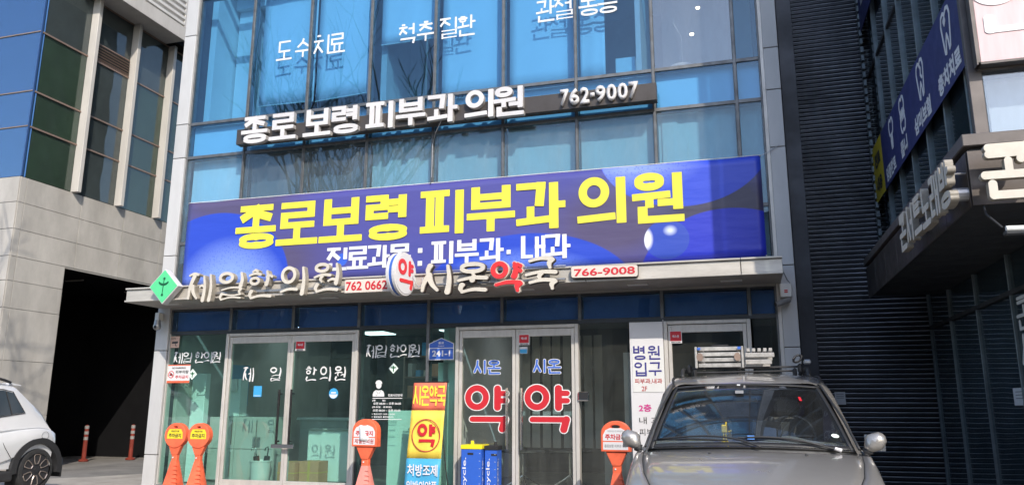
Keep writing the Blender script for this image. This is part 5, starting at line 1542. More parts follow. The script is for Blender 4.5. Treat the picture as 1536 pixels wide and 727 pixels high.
# wheels
for s in (-1, 1):
    for yw in (-4.25, -1.55):
        b = MB()
        pr_ = [(.20, -.10), (.30, -.10), (.325, -.07), (.33, 0), (.325, .07), (.30, .10), (.20, .10)]
        vs = []; fs = []; nn = 28
        for r, o_ in pr_:
            for k in range(nn):
                a = 2 * math.pi * k / nn
                vs.append((CX + s * .77 + o_, yw + r * math.cos(a), .23 + r * math.sin(a)))
        for i in range(len(pr_) - 1):
            for k in range(nn): fs.append((i * nn + k, i * nn + (k + 1) % nn, (i + 1) * nn + (k + 1) % nn, (i + 1) * nn + k))
        b.add(vs, fs); wh = b.build('wheel', M['tyre'], t, smooth=True, auto=40)
        b = MB(); b.tube([(CX + s * .73, yw, .23), (CX + s * .86, yw, .23)], .20, 20); b.build('rim', M['steel'], wh)
# headlights and grille (below the frame of the photograph)
for s in (-1, 1):
    b = MB(); b.box(CX + s * .38, CX + s * .64, -4.975, -4.90, .40, .52, .02); b.build('headlight', M['chrome'], t)
b = MB(); b.box(CX - .32, CX + .32, -5.0, -4.94, .36, .46, .01); b.build('grille', M['car_trim'], t)

# folded aluminium ladder on the roof bars
t = thing('folding_ladder', (7.5, -2.5, 1.55), 'folded aluminium ladder strapped to the roof of the silver van', 'ladder')
for k, z in enumerate((1.575, 1.615, 1.655, 1.695)):
    b = MB(); b.box(7.175, 7.56, -2.72, -2.69, z - .014, z + .014, .003); b.build('rail', M['ladder_metal'], t)
    for x in (7.18, 7.525):
        b = MB(); b.box(x, x + .028, -2.685, -2.0, z - .012, z + .012, .003); b.build('rail', M['ladder_metal'], t)
for x in (7.145, 7.565):
    b = MB(); b.box(x, x + .022, -2.735, -2.69, 1.555, 1.712, .004); b.build('hinge_plate', M['ladder_metal'], t)
for x in (7.19, 7.53):
    b = MB(); b.tube([(x, -2.735, 1.635), (x, -2.69, 1.635)], .030, 14); b.build('hinge_disc', M['brown_metal'], t)
for k, x in enumerate((7.615, 7.665, 7.715, 7.765, 7.815)):
    b = MB(); b.box(x, x + .030, -2.62, -2.1, 1.675, 1.70, .002); b.build('rung', M['ladder_metal'], t)
for z in (1.60, 1.65):
    for y_ in (-2.66, -2.1):
        b = MB(); b.box(7.60, 7.86 - (1.65 - z) * .5, y_, y_ + .03, z - .018, z + .015, .003); b.build('rail', M['ladder_metal'], t)
b = MB(); b.box(7.17, 7.20, -2.742, -2.736, 1.688, 1.705); b.box(7.535, 7.565, -2.744, -2.738, 1.688, 1.708); b.build('end_cap', M['blue_band'], t)
b = MB(); b.tube([(7.30, -2.66, 1.55), (7.30, -2.66, 1.72), (7.45, -2.6, 1.725)], .008, 6); b.build('strap', M['black_plastic'], t)
t.location = (7.5, -2.16, 1.535); t.scale = (1.045, 1.0, 1.33)
t = thing('coiled_strap', (8.06, -2.62, 1.55), 'black ratchet strap bundled on the right end of the roof bar', 'strap')
pts = [Vector((8.07 + .045 * math.cos(k * .7) * (1 - k * .01), -2.66 + .02 * math.sin(k * .31), 1.60 + .035 * math.sin(k * .7 + .4))) for k in range(30)]
b = MB(); b.tube(pts, .010, 5); b.build('webbing', M['black_plastic'], t, smooth=True)
b = MB(); b.box(8.12, 8.19, -2.69, -2.63, 1.545, 1.59, .012); b.build('ratchet', M['steel'], t)
t.location = (8.075, -2.27, 1.575)

# ------------------------------------------------------------------ white small SUV at the left, nose to the street, seen from its right
t = thing('white_suv', (-3.3, -2.3, -.05), 'small white sport utility car cut by the left edge of the photo', 'car')
XS = -2.50; HW = .80
def sx(zz):   # half width by height (tumblehome)
    return HW - (.0 if zz < .80 else (zz - .80) * .22)
C0 = XS - HW
# side outline y(z) and roofline, given as stations along y from nose to tail
stS = [(-4.10, .42, .60), (-4.02, .45, .78), (-3.85, .46, .90), (-3.40, .46, .98), (-3.00, .46, 1.04), (-2.45, .46, 1.42), (-2.1, .46, 1.49), (-1.60, .46, 1.50), (-1.30, .46, 1.495), (-1.24, .46, 1.46), (-1.02, .46, 1.255), (-.86, .46, 1.12), (-.74, .46, .93), (-.665, .46, .78)]
rows = []
for y, zb_, zt_ in stS:
    xt = sx(zt_)
    zsd = [.30, .46, .62, .78, .86, .95, 1.05, 1.2, 1.35]
    r_ = []
    for f_ in (0, .12, .25, .38, .5, .62, .74, .86, .96):
        z = .30 + (zt_ - .30) * f_
        bul = .022 * math.exp(-((z - .68) / .16) ** 2)
        rr_ = 0.0 if f_ < .9 else .035
        r_.append(Vector((C0 + sx(z) + bul - rr_, y, z)))
    r_.append(Vector((C0 + sx(zt_) - .11, y, zt_)))
    r_.append(Vector((C0, y, zt_ + .012)))
    left = [Vector((2 * C0 - p.x, p.y, p.z)) for p in reversed(r_[:-1])]
    rows.append(r_ + left)
b = MB(); b.grid(rows); b.add(rows[-1], [tuple(range(len(rows[-1])))]); b.add(rows[0], [tuple(range(len(rows[0])))])
b.build('body_shell', M['car_white'], t, smooth=True, auto=35)
# rear haunch panel with fuel flap and tail
hz = cr([Vector((XS + .028, -1.9, .74)), Vector((XS + .040, -1.35, .80)), Vector((XS + .045, -.95, .83)), Vector((XS + .01, -.66, .78)), Vector((XS - .06, -.57, .66)), Vector((XS - .12, -.555, .50))], 5)
lo = cr([Vector((XS + .012, -1.9, .30)), Vector((XS + .030, -1.35, .45)), Vector((XS + .045, -.95, .62)), Vector((XS + .035, -.70, .55)), Vector((XS - .02, -.60, .45)), Vector((XS - .10, -.56, .40))], 5)
b = MB(); b.grid([[p + Vector((-.05, 0, .03)) for p in hz], hz, [a.lerp(c, .5) + Vector((.012, 0, 0)) for a, c in zip(hz, lo)], lo]); b.build('rear_haunch', M['car_white'], t, smooth=True)
b = MB()
yy0 = -.93
arcO = [Vector((XS + .055, yy0 + .435 * math.cos(R(a)), .28 + .435 * math.sin(R(a)))) for a in range(-12, 193, 8)]
arcI = [Vector((XS + .060, yy0 + .345 * math.cos(R(a)), .28 + .345 * math.sin(R(a)))) for a in range(-12, 193, 8)]
arcD = [Vector((XS - .12, yy0 + .345 * math.cos(R(a)), .28 + .345 * math.sin(R(a)))) for a in range(-12, 193, 8)]
b.grid([[p + Vector((-.05, 0, 0)) for p in arcO], arcO, arcI, arcD]); b.build('wheel_arch', M['car_trim'], t, smooth=True, auto=35)
b = MB(); b.box(XS - .14, XS - .12, yy0 - .34, yy0 + .34, .0, .64); b.build('arch_liner', M['black_plastic'], t)
b = MB(); b.box(XS - .4, XS + .055, -3.6, -1.32, .13, .27, .02); b.build('sill', M['car_trim'], t)
b = MB(); b.grid([cr([(XS + .04, -.50, z), (XS - .06, -.46, z), (XS - .8, -.43, z)], 4) for z in (.13, .40)]); b.build('rear_bumper', M['car_trim'], t, smooth=True, solid=.02)
# door shut line, flap, rear door window and quarter glass
def sp(y, z, o=.006): return Vector((C0 + sx(z) + .022 * math.exp(-((z - .68) / .16) ** 2) + o, y, z))
b = MB(); b.grid([[sp(y, z, .008) for y in (-2.35, -1.9, -1.66)] for z in (1.02, 1.12, 1.24, 1.385)]); b.build('door_window', M['far_window'], t, smooth=True)
b = MB(); b.add([sp(-1.61, 1.025, .008), sp(-1.17, 1.085, .008), sp(-1.345, 1.36, .008), sp(-1.50, 1.395, .008), sp(-1.61, 1.39, .008)], [(0, 1, 2, 3, 4)]); b.build('quarter_window', M['far_window'], t)
b = MB(); b.tube([sp(-1.66, 1.02, .012), sp(-1.66, 1.39, .012)], .012, 5); b.tube([sp(-1.375, 1.055, .012), sp(-1.46, 1.38, .012)], .010, 5)
b.tube([sp(-2.35, 1.01, .01), sp(-1.61, 1.015, .01), sp(-1.16, 1.075, .01), sp(-1.345, 1.372, .01), sp(-1.5, 1.405, .01), sp(-2.35, 1.40, .01)], .007, 5); b.build('window_trim', M['car_trim'], t)
b = MB(); b.tube([sp(-1.62, 1.0, .002), sp(-1.60, .8, .004), sp(-1.50, .6, .03), sp(-1.38, .45, .04)], .004, 5); b.build('door_gap', M['car_trim'], t)
b = MB(); b.tube([sp(-1.9, .80, .012), sp(-1.4, .845, .016), sp(-.95, .865, .02), sp(-.72, .83, -.01)], .006, 5); b.build('body_crease', M['car_white'], t)
fl = [Vector((XS + .058, -.86 + .06 * math.cos(2 * math.pi * k / 20), .745 + .055 * math.sin(2 * math.pi * k / 20))) for k in range(21)]
b = MB(); b.tube(fl, .0025, 4, caps=False); b.build('fuel_flap_gap', M['car_trim'], t)
b = MB(); b.tube(cr([(XS - .16, -2.5, 1.50), (XS - .16, -2.35, 1.545), (XS - .165, -1.7, 1.56), (XS - .17, -1.5, 1.545), (XS - .17, -1.36, 1.505)], 4), .020, 8); b.build('roof_rail', M['car_trim'], t, smooth=True)
b = MB(); b.prism([(-1.34, 1.505), (-1.16, 1.475), (-1.17, 1.455), (-1.34, 1.47)], (C0 - .5, 0, 0), (0, 1, 0), (0, 0, 1), (1, 0, 0), 0, 1.12); b.build('spoiler', M['car_white'], t, bevel=.008)
# wheels: tyre, dark face, six open spokes outlined in warm silver
for yw in (-.93, -3.35):
    b = MB(); pr_ = [(.20, -.17), (.285, -.17), (.305, -.14), (.31, -.08), (.305, -.01), (.285, .02), (.235, .025)]
    vs = []; fs = []; nn = 40
    for r, o_ in pr_:
        for k in range(nn):
            a = 2 * math.pi * k / nn; vs.append((XS + .02 + o_, yw + r * math.cos(a), .26 + r * math.sin(a)))
    for i in range(len(pr_) - 1):
        for k in range(nn): fs.append((i * nn + k, i * nn + (k + 1) % nn, (i + 1) * nn + (k + 1) % nn, (i + 1) * nn + k))
    b.add(vs, fs); wh = b.build('wheel', M['tyre'], t, smooth=True, auto=40)
    b = MB(); b.tube([(XS - .1, yw, .26), (XS + .025, yw, .26)], .235, 36); b.build('rim', M['rim_dark'], wh)
    for k in range(6):
        a = math.pi / 6 + k * math.pi / 3
        rd = Vector((0, math.cos(a), math.sin(a))); tn = Vector((0, -math.sin(a), math.cos(a)))
        c_ = Vector((XS + .035, yw, .26))
        lp = [(.085, -.022), (.13, -.04), (.20, -.052), (.218, -.03), (.218, .03), (.20, .052), (.13, .04), (.085, .022), (.085, -.022)]
        b = MB(); b.tube([c_ + rd * p + tn * q for p, q in lp], .0075, 5, caps=False); b.build('spoke', M['rim'], wh)
    b = MB(); b.tube([(XS + .02, yw, .26), (XS + .045, yw, .26)], .035, 14); b.build('hub_cap', M['rim_dark'], wh)

# ------------------------------------------------------------------ left office building (stone base, glass, fins)
XF = -6.2; YC = 1.31
t = thing('office_building', (-10, 5, -.1), 'stone and glass office building with white fins at the left edge', 'building')
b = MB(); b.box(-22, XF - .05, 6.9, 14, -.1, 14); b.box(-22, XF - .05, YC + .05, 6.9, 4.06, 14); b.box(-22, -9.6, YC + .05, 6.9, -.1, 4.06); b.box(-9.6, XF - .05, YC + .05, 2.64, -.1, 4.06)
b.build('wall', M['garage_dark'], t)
b = MB(); b.box(XF - .06, XF - .052, 6.9, 14, 5.72, 10.3); b.build('dark_side', M['grey_back'], t)
# stone panels on the right-hand face and on the street face
zr = [-.1, 1.0, 2.05, 3.06, 3.60, 4.09, 4.64, 5.19, 5.72]
ys = [YC + .02, 1.475, 2.87, 4.11, 5.355, 6.6, 7.85, 9.1, 10.4]
sp0 = MB(); sp0.box(XF - .045, XF - .010, YC + .02, 10.4, 4.06, 5.71); sp0.box(XF - .045, XF - .010, YC + .02, 2.64, -.1, 4.06); sp0.build('joint_backing', M['soffit'], t)
for a, c in zip(zr[:-1], zr[1:]):
    for y0, y1 in zip(ys[:-1], ys[1:]):
        if a < 4.05:
            if y0 > 2.6: continue
            y1 = min(y1, 2.65)
            if y0 < 1.4: y1 = 1.475
        jit = random.uniform(-.001, .001)
        b = MB(); b.box(XF - .012, XF + jit, y0 + .005, y1 - .005, a + .005, c - .005, .003); b.build('stone_panel', M['stone_panel'], t)
    xe = XF
    for k in range(6):
        x1 = xe - (1.2 if k else 1.2); 
        b = MB(); b.box(x1 + .005, xe - .005 - (.0 if k else .008), YC, YC + .045, a + .005, c - .005, .003); b.build('stone_panel', M['stone_panel'], t)
        xe = x1
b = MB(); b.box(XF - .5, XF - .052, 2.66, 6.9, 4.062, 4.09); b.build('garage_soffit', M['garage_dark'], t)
# glazing right-hand face, bay by bay
zw = [5.72, 6.80, 7.57, 8.90, 10.28]
yb = [YC + .06, 2.57, 3.80, 5.02, 6.25, 7.48, 8.7]
for k, (y0, y1) in enumerate(zip(yb[:-1], yb[1:])):
    y0 = y0 + (.13 if k else 0)
    for j, (a, c) in enumerate(zip(zw[:-1], zw[1:])):
        dark = (j == 3) or (k == 1)
        b = MB(); b.box(XF - .052, XF - .046, y0, y1, a + .02, c - .02); b.build('spandrel_board', M['grey_back'] if dark else M['green_back'], t)
        if k == 1 and j == 3:
            b = MB(); b.box(XF - .03, XF - .022, y0 + .01, y1 - .01, 9.36, c - .02); b.build('window_pane', M['side_glass'], t)
            g = MB(); g.box(XF - .03, XF - .01, y0 + .02, y1 - .02, 8.93, 8.96); g.box(XF - .03, XF - .01, y0 + .02, y1 - .02, 9.31, 9.34); g = g.build('vent_grille', M['brown_metal'], t)
            for q in range(5):
                gb = MB(); z = 8.985 + q * .065
                gb.prism([(0, 0), (.05, -.02), (.05, -.005), (0, .015)], (XF - .04, 0, z), (1, 0, 0), (0, 0, 1), (0, 1, 0), y0 + .02, y1 - .02); gb.build('grille_slat', M['brown_metal'], g)
        else:
            b = MB(); b.box(XF - .03, XF - .022, y0 + .01, y1 - .01, a + .02, c - .02); b.build('window_pane', M['side_glass'], t)
        b = MB(); b.box(XF - .035, XF - .008, y0, y1, c - .018, c + .018); b.build('transom', M['brown_metal'], t)
for y in (2.62, 3.85, 5.07, 6.30, 7.53):
    b = MB(); b.box(XF - .04, XF + .16, y - .05, y + .05, 5.725, 10.30, .006); b.build('fin', M['fin'], t)
# street-facing blue glass
for k in range(6):
    x1 = XF - .01 - k * 1.3; x0 = x1 - 1.3
    for a, c in zip([5.72, 6.80, 7.57, 8.90, 10.6], [6.80, 7.57, 8.90, 10.6, 13.0]):
        b = MB(); b.box(x0 + .01, x1 - .01, YC + .10, YC + .12, a + .012, c - .012); b.build('spandrel_board', M['blue_back'], t)
        b = MB(); b.box(x0 + .01, x1 - .01, YC + .02, YC + .03, a + .012, c - .012); b.build('window_pane', M['front_blue_glass'], t)
        b = MB(); b.box(x0, x1, YC + .005, YC + .05, c - .011, c + .011); b.build('transom', M['brown_metal'], t)
b = MB(); b.box(XF - .03, XF - .004, YC + .018, YC + .055, 5.73, 13); b.build('corner_mullion', M['blue_edge'], t)
# cornice box with horizontal corrugated cladding, overhanging the fins
b = MB(); b.box(XF - .03, -5.62, 2.15, 4.88, 10.30, 10.34); b.box(XF - .03, -5.62, 2.15, 4.88, 10.34, 13); cb = b.build('projecting_box', M['fin'], t)
b = MB(); b.box(-5.63, -5.585, 2.15, 4.90, 10.27, 10.62, .006); b.box(-5.63, -5.585, 4.76, 4.90, 10.621, 13, .006); b.build('box_trim', M['fin'], cb)
for k in range(14):
    z = 10.63 + k * .16
    b = MB(); b.prism([(0, 0), (.045, .03), (.045, .10), (0, .13)], (-5.62, 0, z), (1, 0, 0), (0, 0, 1), (0, 1, 0), 2.2, 4.75); b.build('cladding_slat', M['louvre_white'], cb)
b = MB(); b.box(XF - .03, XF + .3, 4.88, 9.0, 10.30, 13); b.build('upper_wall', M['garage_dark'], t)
for y in (3.93, 5.78):
    b = MB(); b.box(-7.5, -7.0, y - .03, y + .03, 4.03, 4.055); b.build('garage_lamp', M['soffit'], t)
# delineator posts in the garage mouth
for k, (x, y, lb) in enumerate(((-7.0, 5.98, 'orange delineator post with white bands, right one in the dark garage mouth'), (-7.6, 5.15, 'orange delineator post with white bands, left one in the dark garage mouth'))):
    t = thing('delineator_post', (x, y, -.09), lb, 'post', 'delineator posts in the garage mouth')
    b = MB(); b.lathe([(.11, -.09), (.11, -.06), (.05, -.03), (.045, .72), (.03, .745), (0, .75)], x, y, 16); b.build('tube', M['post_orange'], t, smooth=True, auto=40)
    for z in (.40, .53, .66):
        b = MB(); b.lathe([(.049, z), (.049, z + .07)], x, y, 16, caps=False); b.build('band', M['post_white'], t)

# ------------------------------------------------------------------ black slatted wall between the buildings
t = thing('slatted_building', (9.2, 1.5, -.1), 'black building front of narrow horizontal slats right of the white pillar', 'building')
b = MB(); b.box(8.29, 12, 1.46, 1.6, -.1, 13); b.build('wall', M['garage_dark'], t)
b = MB(); b.box(8.30, 8.50, .3, 1.46, -.1, 13, .004); b.build('side_jamb', M['slat'], t)
b = MB(); b.box(8.5, 10.05, 1.38, 1.452, -.1, -.03); b.build('base_strip', M['slat'], t)
sm_ = None
z = -.02; k = 0
while z < 9.0:
    if sm_ is None:
        b = MB(); b.prism([(0, 0), (-.030, .004), (-.030, .040), (-.006, .058), (0, .058)], (8.51, 1.452, z), (0, 1, 0), (0, 0, 1), (1, 0, 0), 0, 1.56); sm_ = b.build('slat', M['slat'], t)
        b = MB(); b.box(8.512, 10.06, 1.416, 1.4215, z + .037, z + .047); le_ = b.build('slat_lip', M['slat_edge'], sm_)
    else:
        q = sm_.copy(); COL.objects.link(q); q.location.z += .064 * k; q.parent = t; ORG[q.name] = ORG[sm_.name] + Vector((0, 0, .064 * k))
        p_ = le_.copy(); COL.objects.link(p_); p_.parent = q; ORG[p_.name] = Vector()
    z += .064; k += 1
t = thing('paper_notice', (8.83, 1.4, 1.22), 'small white paper notice on the black slats behind the silver van', 'notice')
b = MB(); b.box(8.765, 8.90, 1.405, 1.412, 1.215, 1.385); b.build('sheet', M['paper'], t)
b = MB()
for k in range(3): b.box(8.785, 8.88, 1.4035, 1.4048, 1.35 - k * .025, 1.358 - k * .025)
b.build('printed_line', M['grey_print'], t)
t = thing('wall_anchor', (8.5, 1.34, 2.7), 'small steel anchor on the dark jamb holding the stay wire', 'anchor')
b = MB(); b.box(8.515, 8.55, 1.36, 1.40, 2.66, 2.74, .004); b.build('bracket', M['steel'], t)

# ------------------------------------------------------------------ right building with dental banner, canopy and letters
XB = 9.56; YB = -3.50; XG = 10.02
t = thing('corner_building', (11.5, -1, -.1), 'dark glass corner building with signs at the right edge', 'building')
b = MB(); b.box(XB + .10, 22, YB + .25, 6, 3.0, 13.5); b.box(XG + .10, 22, YB + .6, 6, -.1, 3.0); b.build('core_wall', M['rb_core'], t)
b = MB(); b.box(XB - .01, 22, YB - .02, 6, 13.5, 13.7); b.build('roof', M['dark_wall'], t)
zz = [3.10, 5.9, 9.4, 13.5]
yy = [1.36, .60, -.20, -.95, -1.70, -2.45, -3.20, -3.44]
for a, c in zip(zz[:-1], zz[1:]):
    for y1, y0 in zip(yy[:-1], yy[1:]):
        b = MB(); b.box(XB + .022, XB + .03, y0 + .012, y1 - .012, a + .012, c - .012); b.build('window_pane', M['dark_glass'], t)
        b = MB(); b.box(XB + .06, XB + .08, y0 + .01, y1 - .01, a + .01, c - .01); b.build('inner_lining', M['rb_core'], t)
    b = MB(); b.box(XB + .005, XB + .06, -3.44, 1.36, c - .02, c + .02); b.build('transom', M['dark_wall'], t)
for y in yy[1:-1]:
    b = MB(); b.box(XB - .008, XB + .05, y - .02, y + .02, 3.1, 13.5, .003); b.build('glazing_bar', M['rb_frame'], t)
b = MB(); b.box(XB - .06, XB + .04, -3.50, -3.44, 3.1, 13.5, .004); b.build('corner_post', M['bronze_cap'], t)
# ribbed vertical trim where the slats meet the building
b = MB(); b.box(XB - .06, XB - .04, 1.30, 1.37, 3.1, 13); b.build('trim_strip', M['rb_frame'], t)
for k in range(60):
    z = 3.12 + k * .13
    if k == 0:
        b = MB(); b.box(XB - .075, XB - .035, 1.20, 1.28, z, z + .085); r0 = b.build('trim_block', M['rb_frame'], t)
    else:
        q = r0.copy(); COL.objects.link(q); q.parent = t; q.location.z += .13 * k
# street face of the building: pane with bright blind, mullions
for k in range(6):
    x0 = XB + .03 + k * 1.5; x1 = x0 + 1.5
    for a, c in zip([3.10, 3.90, 5.9, 8.0, 10.6], [3.88, 5.9, 8.0, 10.6, 13.5]):
        b = MB(); b.box(x0 + .02, x1 - .02, YB + .02, YB + .03, a + .01, c - .01); b.build('window_pane', M['grey_glass'], t)
        b = MB(); b.box(x0 - .02, x1 - .02, YB - .015, YB + .04, c - .012, c + .012); b.build('transom', M['bronze_cap'], t)
    b = MB(); b.box(x0 + .05, x1 - .03, YB + .20, YB + .21, 3.12, 3.86); b.build('window_blind', M['blind'], t)
    b = MB(); b.box(x1 - .02, x1 + .02, YB - .03, YB + .05, 3.1, 13.5); b.build('glazing_bar', M['bronze_cap'], t)
# lower recessed glass
yl_ = [1.32, .24, -.90, -2.04, -3.1, -4.1]
for y1, y0 in zip(yl_[:-1], yl_[1:]):
    b = MB(); b.box(XG + .02, XG + .03, y0 + .014, y1 - .014, -.08, 2.20); b.build('window_pane', M['dark_glass'], t)
    b = MB(); b.box(XG + .06, XG + .07, y0 + .01, y1 - .01, -.09, 2.68); b.build('inner_lining', M['rb_core'], t)
    b = MB(); b.box(XG + .02, XG + .03, y0 + .014, y1 - .014, 2.24, 2.66); b.build('window_pane', M['dark_glass'], t)
for y in yl_:
    b = MB(); b.box(XG - .004, XG + .05, y - .011, y + .011, -.1, 2.7, .003); b.build('glazing_bar', M['rb_frame'], t)
b = MB(); b.box(XG - .01, XG + .05, -4.1, 1.32, 2.20, 2.24); b.build('transom', M['dark_wall'], t)
# canopy
b = MB(); b.box(9.21, 22, -4.29, .62, 2.585, 2.965); cn = b.build('canopy', M['dark_wall'], t)
for k in range(7):
    y1 = .63 - k * .70; b = MB(); b.box(9.198, 9.2085, y1 - .697, y1 - .003, 2.555, 2.955, .002); b.build('fascia_panel', M['bronze_panel'], cn)
for k in range(8):
    x0 = 9.20 + k * .72; b = MB(); b.box(x0 + .003, x0 + .717, -4.302, -4.2915, 2.555, 2.955, .002); b.build('fascia_panel', M['bronze_panel'], cn)
b = MB(); b.box(9.175, 22, -4.33, .66, 2.985, 3.075, .006); b.build('coping', M['bronze_cap'], cn)
b = MB(); b.box(9.23, 20, -4.27, .60, 2.966, 2.984); b.build('canopy_neck', M['dark_wall'], cn)
# dental banner stretched over the side glass
t = thing('dental_banner', (9.53, -1.2, 3.95), 'navy dental banner with white tooth drawings and a yellow end panel', 'banner')
b = MB(); b.box(XB - .052, XB - .046, -3.43, .50, 3.965, 4.74); b.build('navy_cloth', M['navy_vinyl'], t)
b = MB(); b.box(XB - .052, XB - .046, .502, 1.26, 3.965, 4.74); b.build('yellow_cloth', M['yellow_vinyl'], t)
BX = XB - .053
def dtext(s, y, z, w_, h_, m='white_print', bold=.012): ntext(s, LEFTW, (BX, y, z), w_, h_, M[m], t, bold + .04)
dtext('진료', 1.08, 4.40, .42, .20, 'black_print', .02); dtext('내용', 1.08, 4.06, .42, .20, 'black_print', .02)
dtext('임플란트', .34, 4.01, .66, .19); dtext('틀니', -.66, 4.01, .38, .20); dtext('심미보철', -1.45, 4.01, .78, .20); dtext('충치치료', -2.56, 4.01, .80, .20)
tooth = [(.5, .88), (.36, .96), (.2, .92), (.12, .75), (.17, .52), (.22, .3), (.27, .08), (.36, .05), (.42, .3), (.5, .42), (.58, .3), (.64, .05), (.73, .08), (.78, .3), (.83, .52), (.88, .75), (.8, .92), (.64, .96), (.5, .88)]
crown = [(.5, .9), (.38, .97), (.25, .92), (.18, .75), (.24, .55), (.36, .5), (.64, .5), (.76, .55), (.82, .75), (.75, .92), (.62, .97), (.5, .9)]
icons = [(-.02, [crown, [(.38, .42), (.62, .42)], [(.36, .34), (.64, .34)], [(.38, .26), (.62, .26)], [(.4, .18), (.6, .18)], [(.42, .5), (.42, .1), (.58, .1), (.58, .5)]]),
         (-.72, [crown, [(x, .98 - z) for x, z in crown], [(.3, .62), (.3, .36)], [(.44, .62), (.44, .36)], [(.58, .62), (.58, .36)], [(.72, .62), (.72, .36)], [(.2, .48), (.8, .48)]]),
         (-1.72, [tooth, [(.5, .86), (.62, .74), (.56, .6), (.68, .5)]]),
         (-2.82, [tooth, [(.36, .78), (.46, .82), (.5, .74), (.42, .68), (.36, .78)]])]
for y, pls in icons:
    strokes_mesh(pls, .085, LEFTW, (BX, y, 4.27), M['white_print'], t, 'tooth_drawing', .003, 0, .40, .42)
# upper dark sign of the same building, just in frame
t = thing('upper_side_sign', (9.53, 1.0, 6.7), 'dark sign panel with a white letter at the top of the side glass', 'sign')
b = MB(); b.box(XB - .05, XB - .04, .0, 1.25, 6.55, 7.3); b.build('panel', M['navy_vinyl'], t)
ntext('진', LEFTW, (XB - .052, 1.05, 6.85), .35, .32, M['white_print'], t, .02)
# pink sign on the street face
t = thing('pink_sign', (11, -3.6, 3.9), 'pale pink illuminated style sign panel with white letters at the top right corner', 'sign')
b = MB(); b.box(9.575, 14.5, -3.60, -3.53, 3.905, 5.0, .004); b.build('panel', M['pink_vinyl'], t)
b = MB(); b.box(9.555, 14.5, -3.61, -3.515, 3.885, 3.903); b.box(9.545, 9.572, -3.61, -3.515, 3.885, 4.95); b.build('sign_frame', M['bronze_cap'], t)
signtext([('연', 9.56), ('세', 10.35), ('치', 11.15), ('과', 11.95)], FRONT, (0, -3.602, 4.155), .72, .50, M['white_vinyl'], t, 'round', .10, .12, .005)
# big letters on the street side of the canopy
t = thing('concert_letter_sign', (10.3, -4.4, 2.55), 'large cream rounded letters on the street edge of the dark canopy', 'sign')
for i, ch in enumerate('콘서트노래방'):
    signtext([(ch, 9.225 + i * .38)], FRONT, (0, -4.44, 2.555), .34, .38, M['cream_face'], t, 'round', .14, .15, .05, bev=.003, side=M['cream_side'])
    b = MB(); b.tube([(9.38 + i * .38, -4.31, 2.75), (9.38 + i * .38, -4.45, 2.75)], .010, 6); b.build('stud', M['steel'], t)
t = thing('side_letter_sign', (9.1, -3.5, 2.6), 'cream rounded letters seen edge on along the side of the dark canopy', 'sign')
for i, ch in enumerate('콘서트노래방'):
    y = -2.52 - i * .315
    signtext([(ch, 0)], LEFTW, (9.10, y, 2.57), .28, .33, M['cream_face'], t, 'round', .14, .15, .05, bev=.003, side=M['cream_side'])
    for dz in (.10, .24):
        b = MB(); b.tube([(9.205, y - .14, 2.57 + dz), (9.08, y - .14, 2.57 + dz)], .007, 6); b.build('stud', M['steel'], t)
    if i == 5:
        b = MB(); b.tube([(9.20, y - .12, 2.66), (9.10, y - .12, 2.66)], .05, 12); b.build('lamp_can', M['steel'], t)
# lettering and notice on the lower glass
t = thing('window_lettering', (10.0, -2.4, 1.4), 'white vertical rounded letters on the dark glass under the right canopy', 'lettering')
for ch, z in (('콘', 1.86), ('서', 1.52), ('트', 1.18), ('노', .84)):
    signtext([(ch, 0)], LEFTW, (XG + .012, -2.12, z), .42, .30, M['white_vinyl'], t, 'round', .10, .12, .004)
t = thing('paper_notice', (10.0, -1.9, 1.2), 'white paper notice on the dark glass at the right edge', 'notice')
b = MB(); b.box(XG + .012, XG + .016, -2.10, -1.73, 1.19, 1.35); b.build('sheet', M['paper'], t)
b = MB()
for k in range(3): b.box(XG + .0105, XG + .0118, -2.05, -1.80, 1.31 - k * .03, 1.318 - k * .03)
b.build('printed_line', M['grey_print'], t)
# flood light under the canopy
t = thing('flood_light', (9.4, -4.4, 2.3), 'white tube flood light on a thin arm under the right canopy corner', 'lamp')
b = MB(); b.tube([(9.27, -4.28, 2.56), (9.26, -4.36, 2.47), (9.33, -4.42, 2.36)], .008, 6); b.build('arm', M['black_plastic'], t)
b = MB(); b.box(9.33, 9.75, -4.46, -4.40, 2.30, 2.335, .01); b.build('housing', M['dark_wall'], t)
b = MB(); b.tube([(9.34, -4.45, 2.345), (9.75, -4.45, 2.335)], .020, 12); b.build('diffuser', M['white_plastic'], t, smooth=True, auto=50)

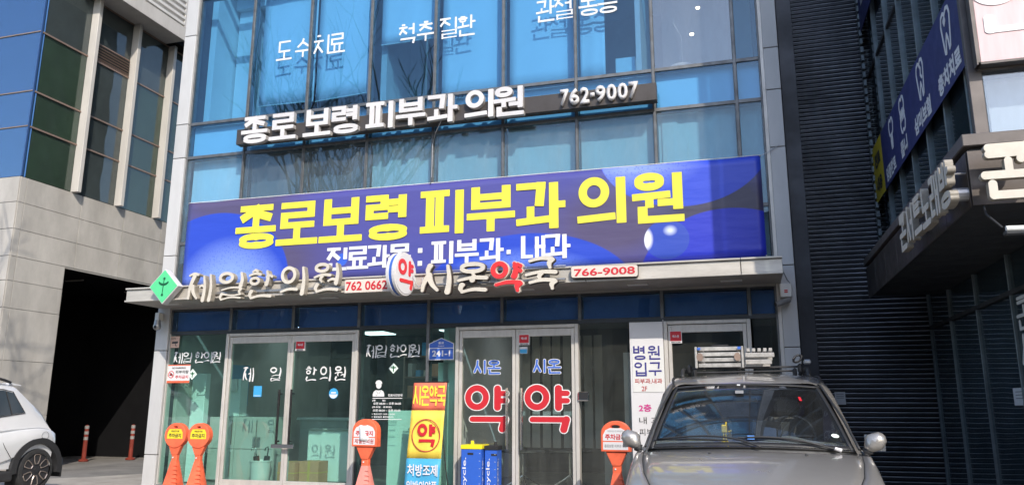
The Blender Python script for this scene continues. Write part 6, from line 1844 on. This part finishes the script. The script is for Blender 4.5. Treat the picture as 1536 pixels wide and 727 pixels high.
# ------------------------------------------------------------------ bare street trees and the far side of the street (seen in the glass and as shade)
def bare_tree(x, y, h, label, seed, spread=1.0, cz=.0):
    rnd = random.Random(seed)
    t = thing('bare_tree', (x, y, -.1), label, 'tree', 'bare street trees')
    trunk = MB(); tw = MB()
    def grow(mb, p, d, ln, r, depth):
        pts = [p]; q = p.copy(); dd = d.copy()
        for k in range(3):
            dd = (dd + Vector((rnd.uniform(-.12, .12), rnd.uniform(-.12, .12), .06))).normalized()
            q = q + dd * ln / 3; pts.append(q.copy())
        mb.tube(pts, [r, r * .86, r * .74, r * .62], 6 if depth < 2 else 3, caps=False)
        if depth >= 5: return
        n_ = 3 if depth < 2 else rnd.choice((2, 3))
        for k in range(n_):
            a = rnd.uniform(0, 6.28); s_ = rnd.uniform(.35, .75) * spread
            nd = (dd + Vector((math.cos(a) * s_, math.sin(a) * s_, .12))).normalized()
            start = pts[rnd.choice((2, 3, 3))]
            grow(tw if depth >= 1 else trunk, start, nd, ln * rnd.uniform(.62, .82), r * (.62 if k else .72), depth + 1)
    grow(trunk, Vector((x, y, -.1)), Vector((0, 0, 1)), h * .34, h * .009, 0)
    trunk.build('trunk', M['bark'], t, smooth=True); tw.build('crown', M['bark'], t, smooth=True, fix=False)
bare_tree(-3.6, -6.2, 10.0, 'bare street tree outside the left edge that shades the stone wall', 3, 1.0)
bare_tree(-12.5, -22, 21, 'tall bare tree across the street, left one in the window reflection', 5)
bare_tree(-8.0, -23, 21.5, 'tall bare tree across the street, right one in the window reflection', 8)
b = MB(); b.quad((-200, -19, -.09), (200, -19, -.09), (200, -12, -.09), (-200, -12, -.09)); tagp(b.build('road', M['asphalt']), kind='structure')
for k, (x0, x1, hh, lb) in enumerate(((-34, -16, 11, 'low rendered building across the street at the left'), (-15.5, 2, 14, 'rendered building across the street at the centre'), (2.5, 22, 12, 'rendered building across the street at the right'))):
    t = thing('street_building', ((x0 + x1) / 2, -38, -.1), lb, 'building', 'buildings across the street')
    b = MB(); b.box(x0, x1, -46, -36, -.1, hh, .05); b.build('wall', M['brick_far'], t)
    b = MB(); b.box(x0 - .2, x1 + .2, -46.2, -35.8, hh, hh + .4); b.build('roof', M['dark_wall'], t)
    wm = None
    nx = int((x1 - x0) / 2.4)
    for i in range(nx):
        for j in range(int(hh / 3.3)):
            xx = x0 + 1.0 + i * 2.4; z_ = 1.0 + j * 3.3
            if wm is None:
                b = MB(); b.box(xx, xx + 1.6, -36.0, -35.95, z_, z_ + 1.7); wm = b.build('window', M['far_window'], t); w0 = (xx, z_)
            else:
                q = wm.copy(); COL.objects.link(q); q.parent = t; q.location = wm.location + Vector((xx - w0[0], 0, z_ - w0[1]))
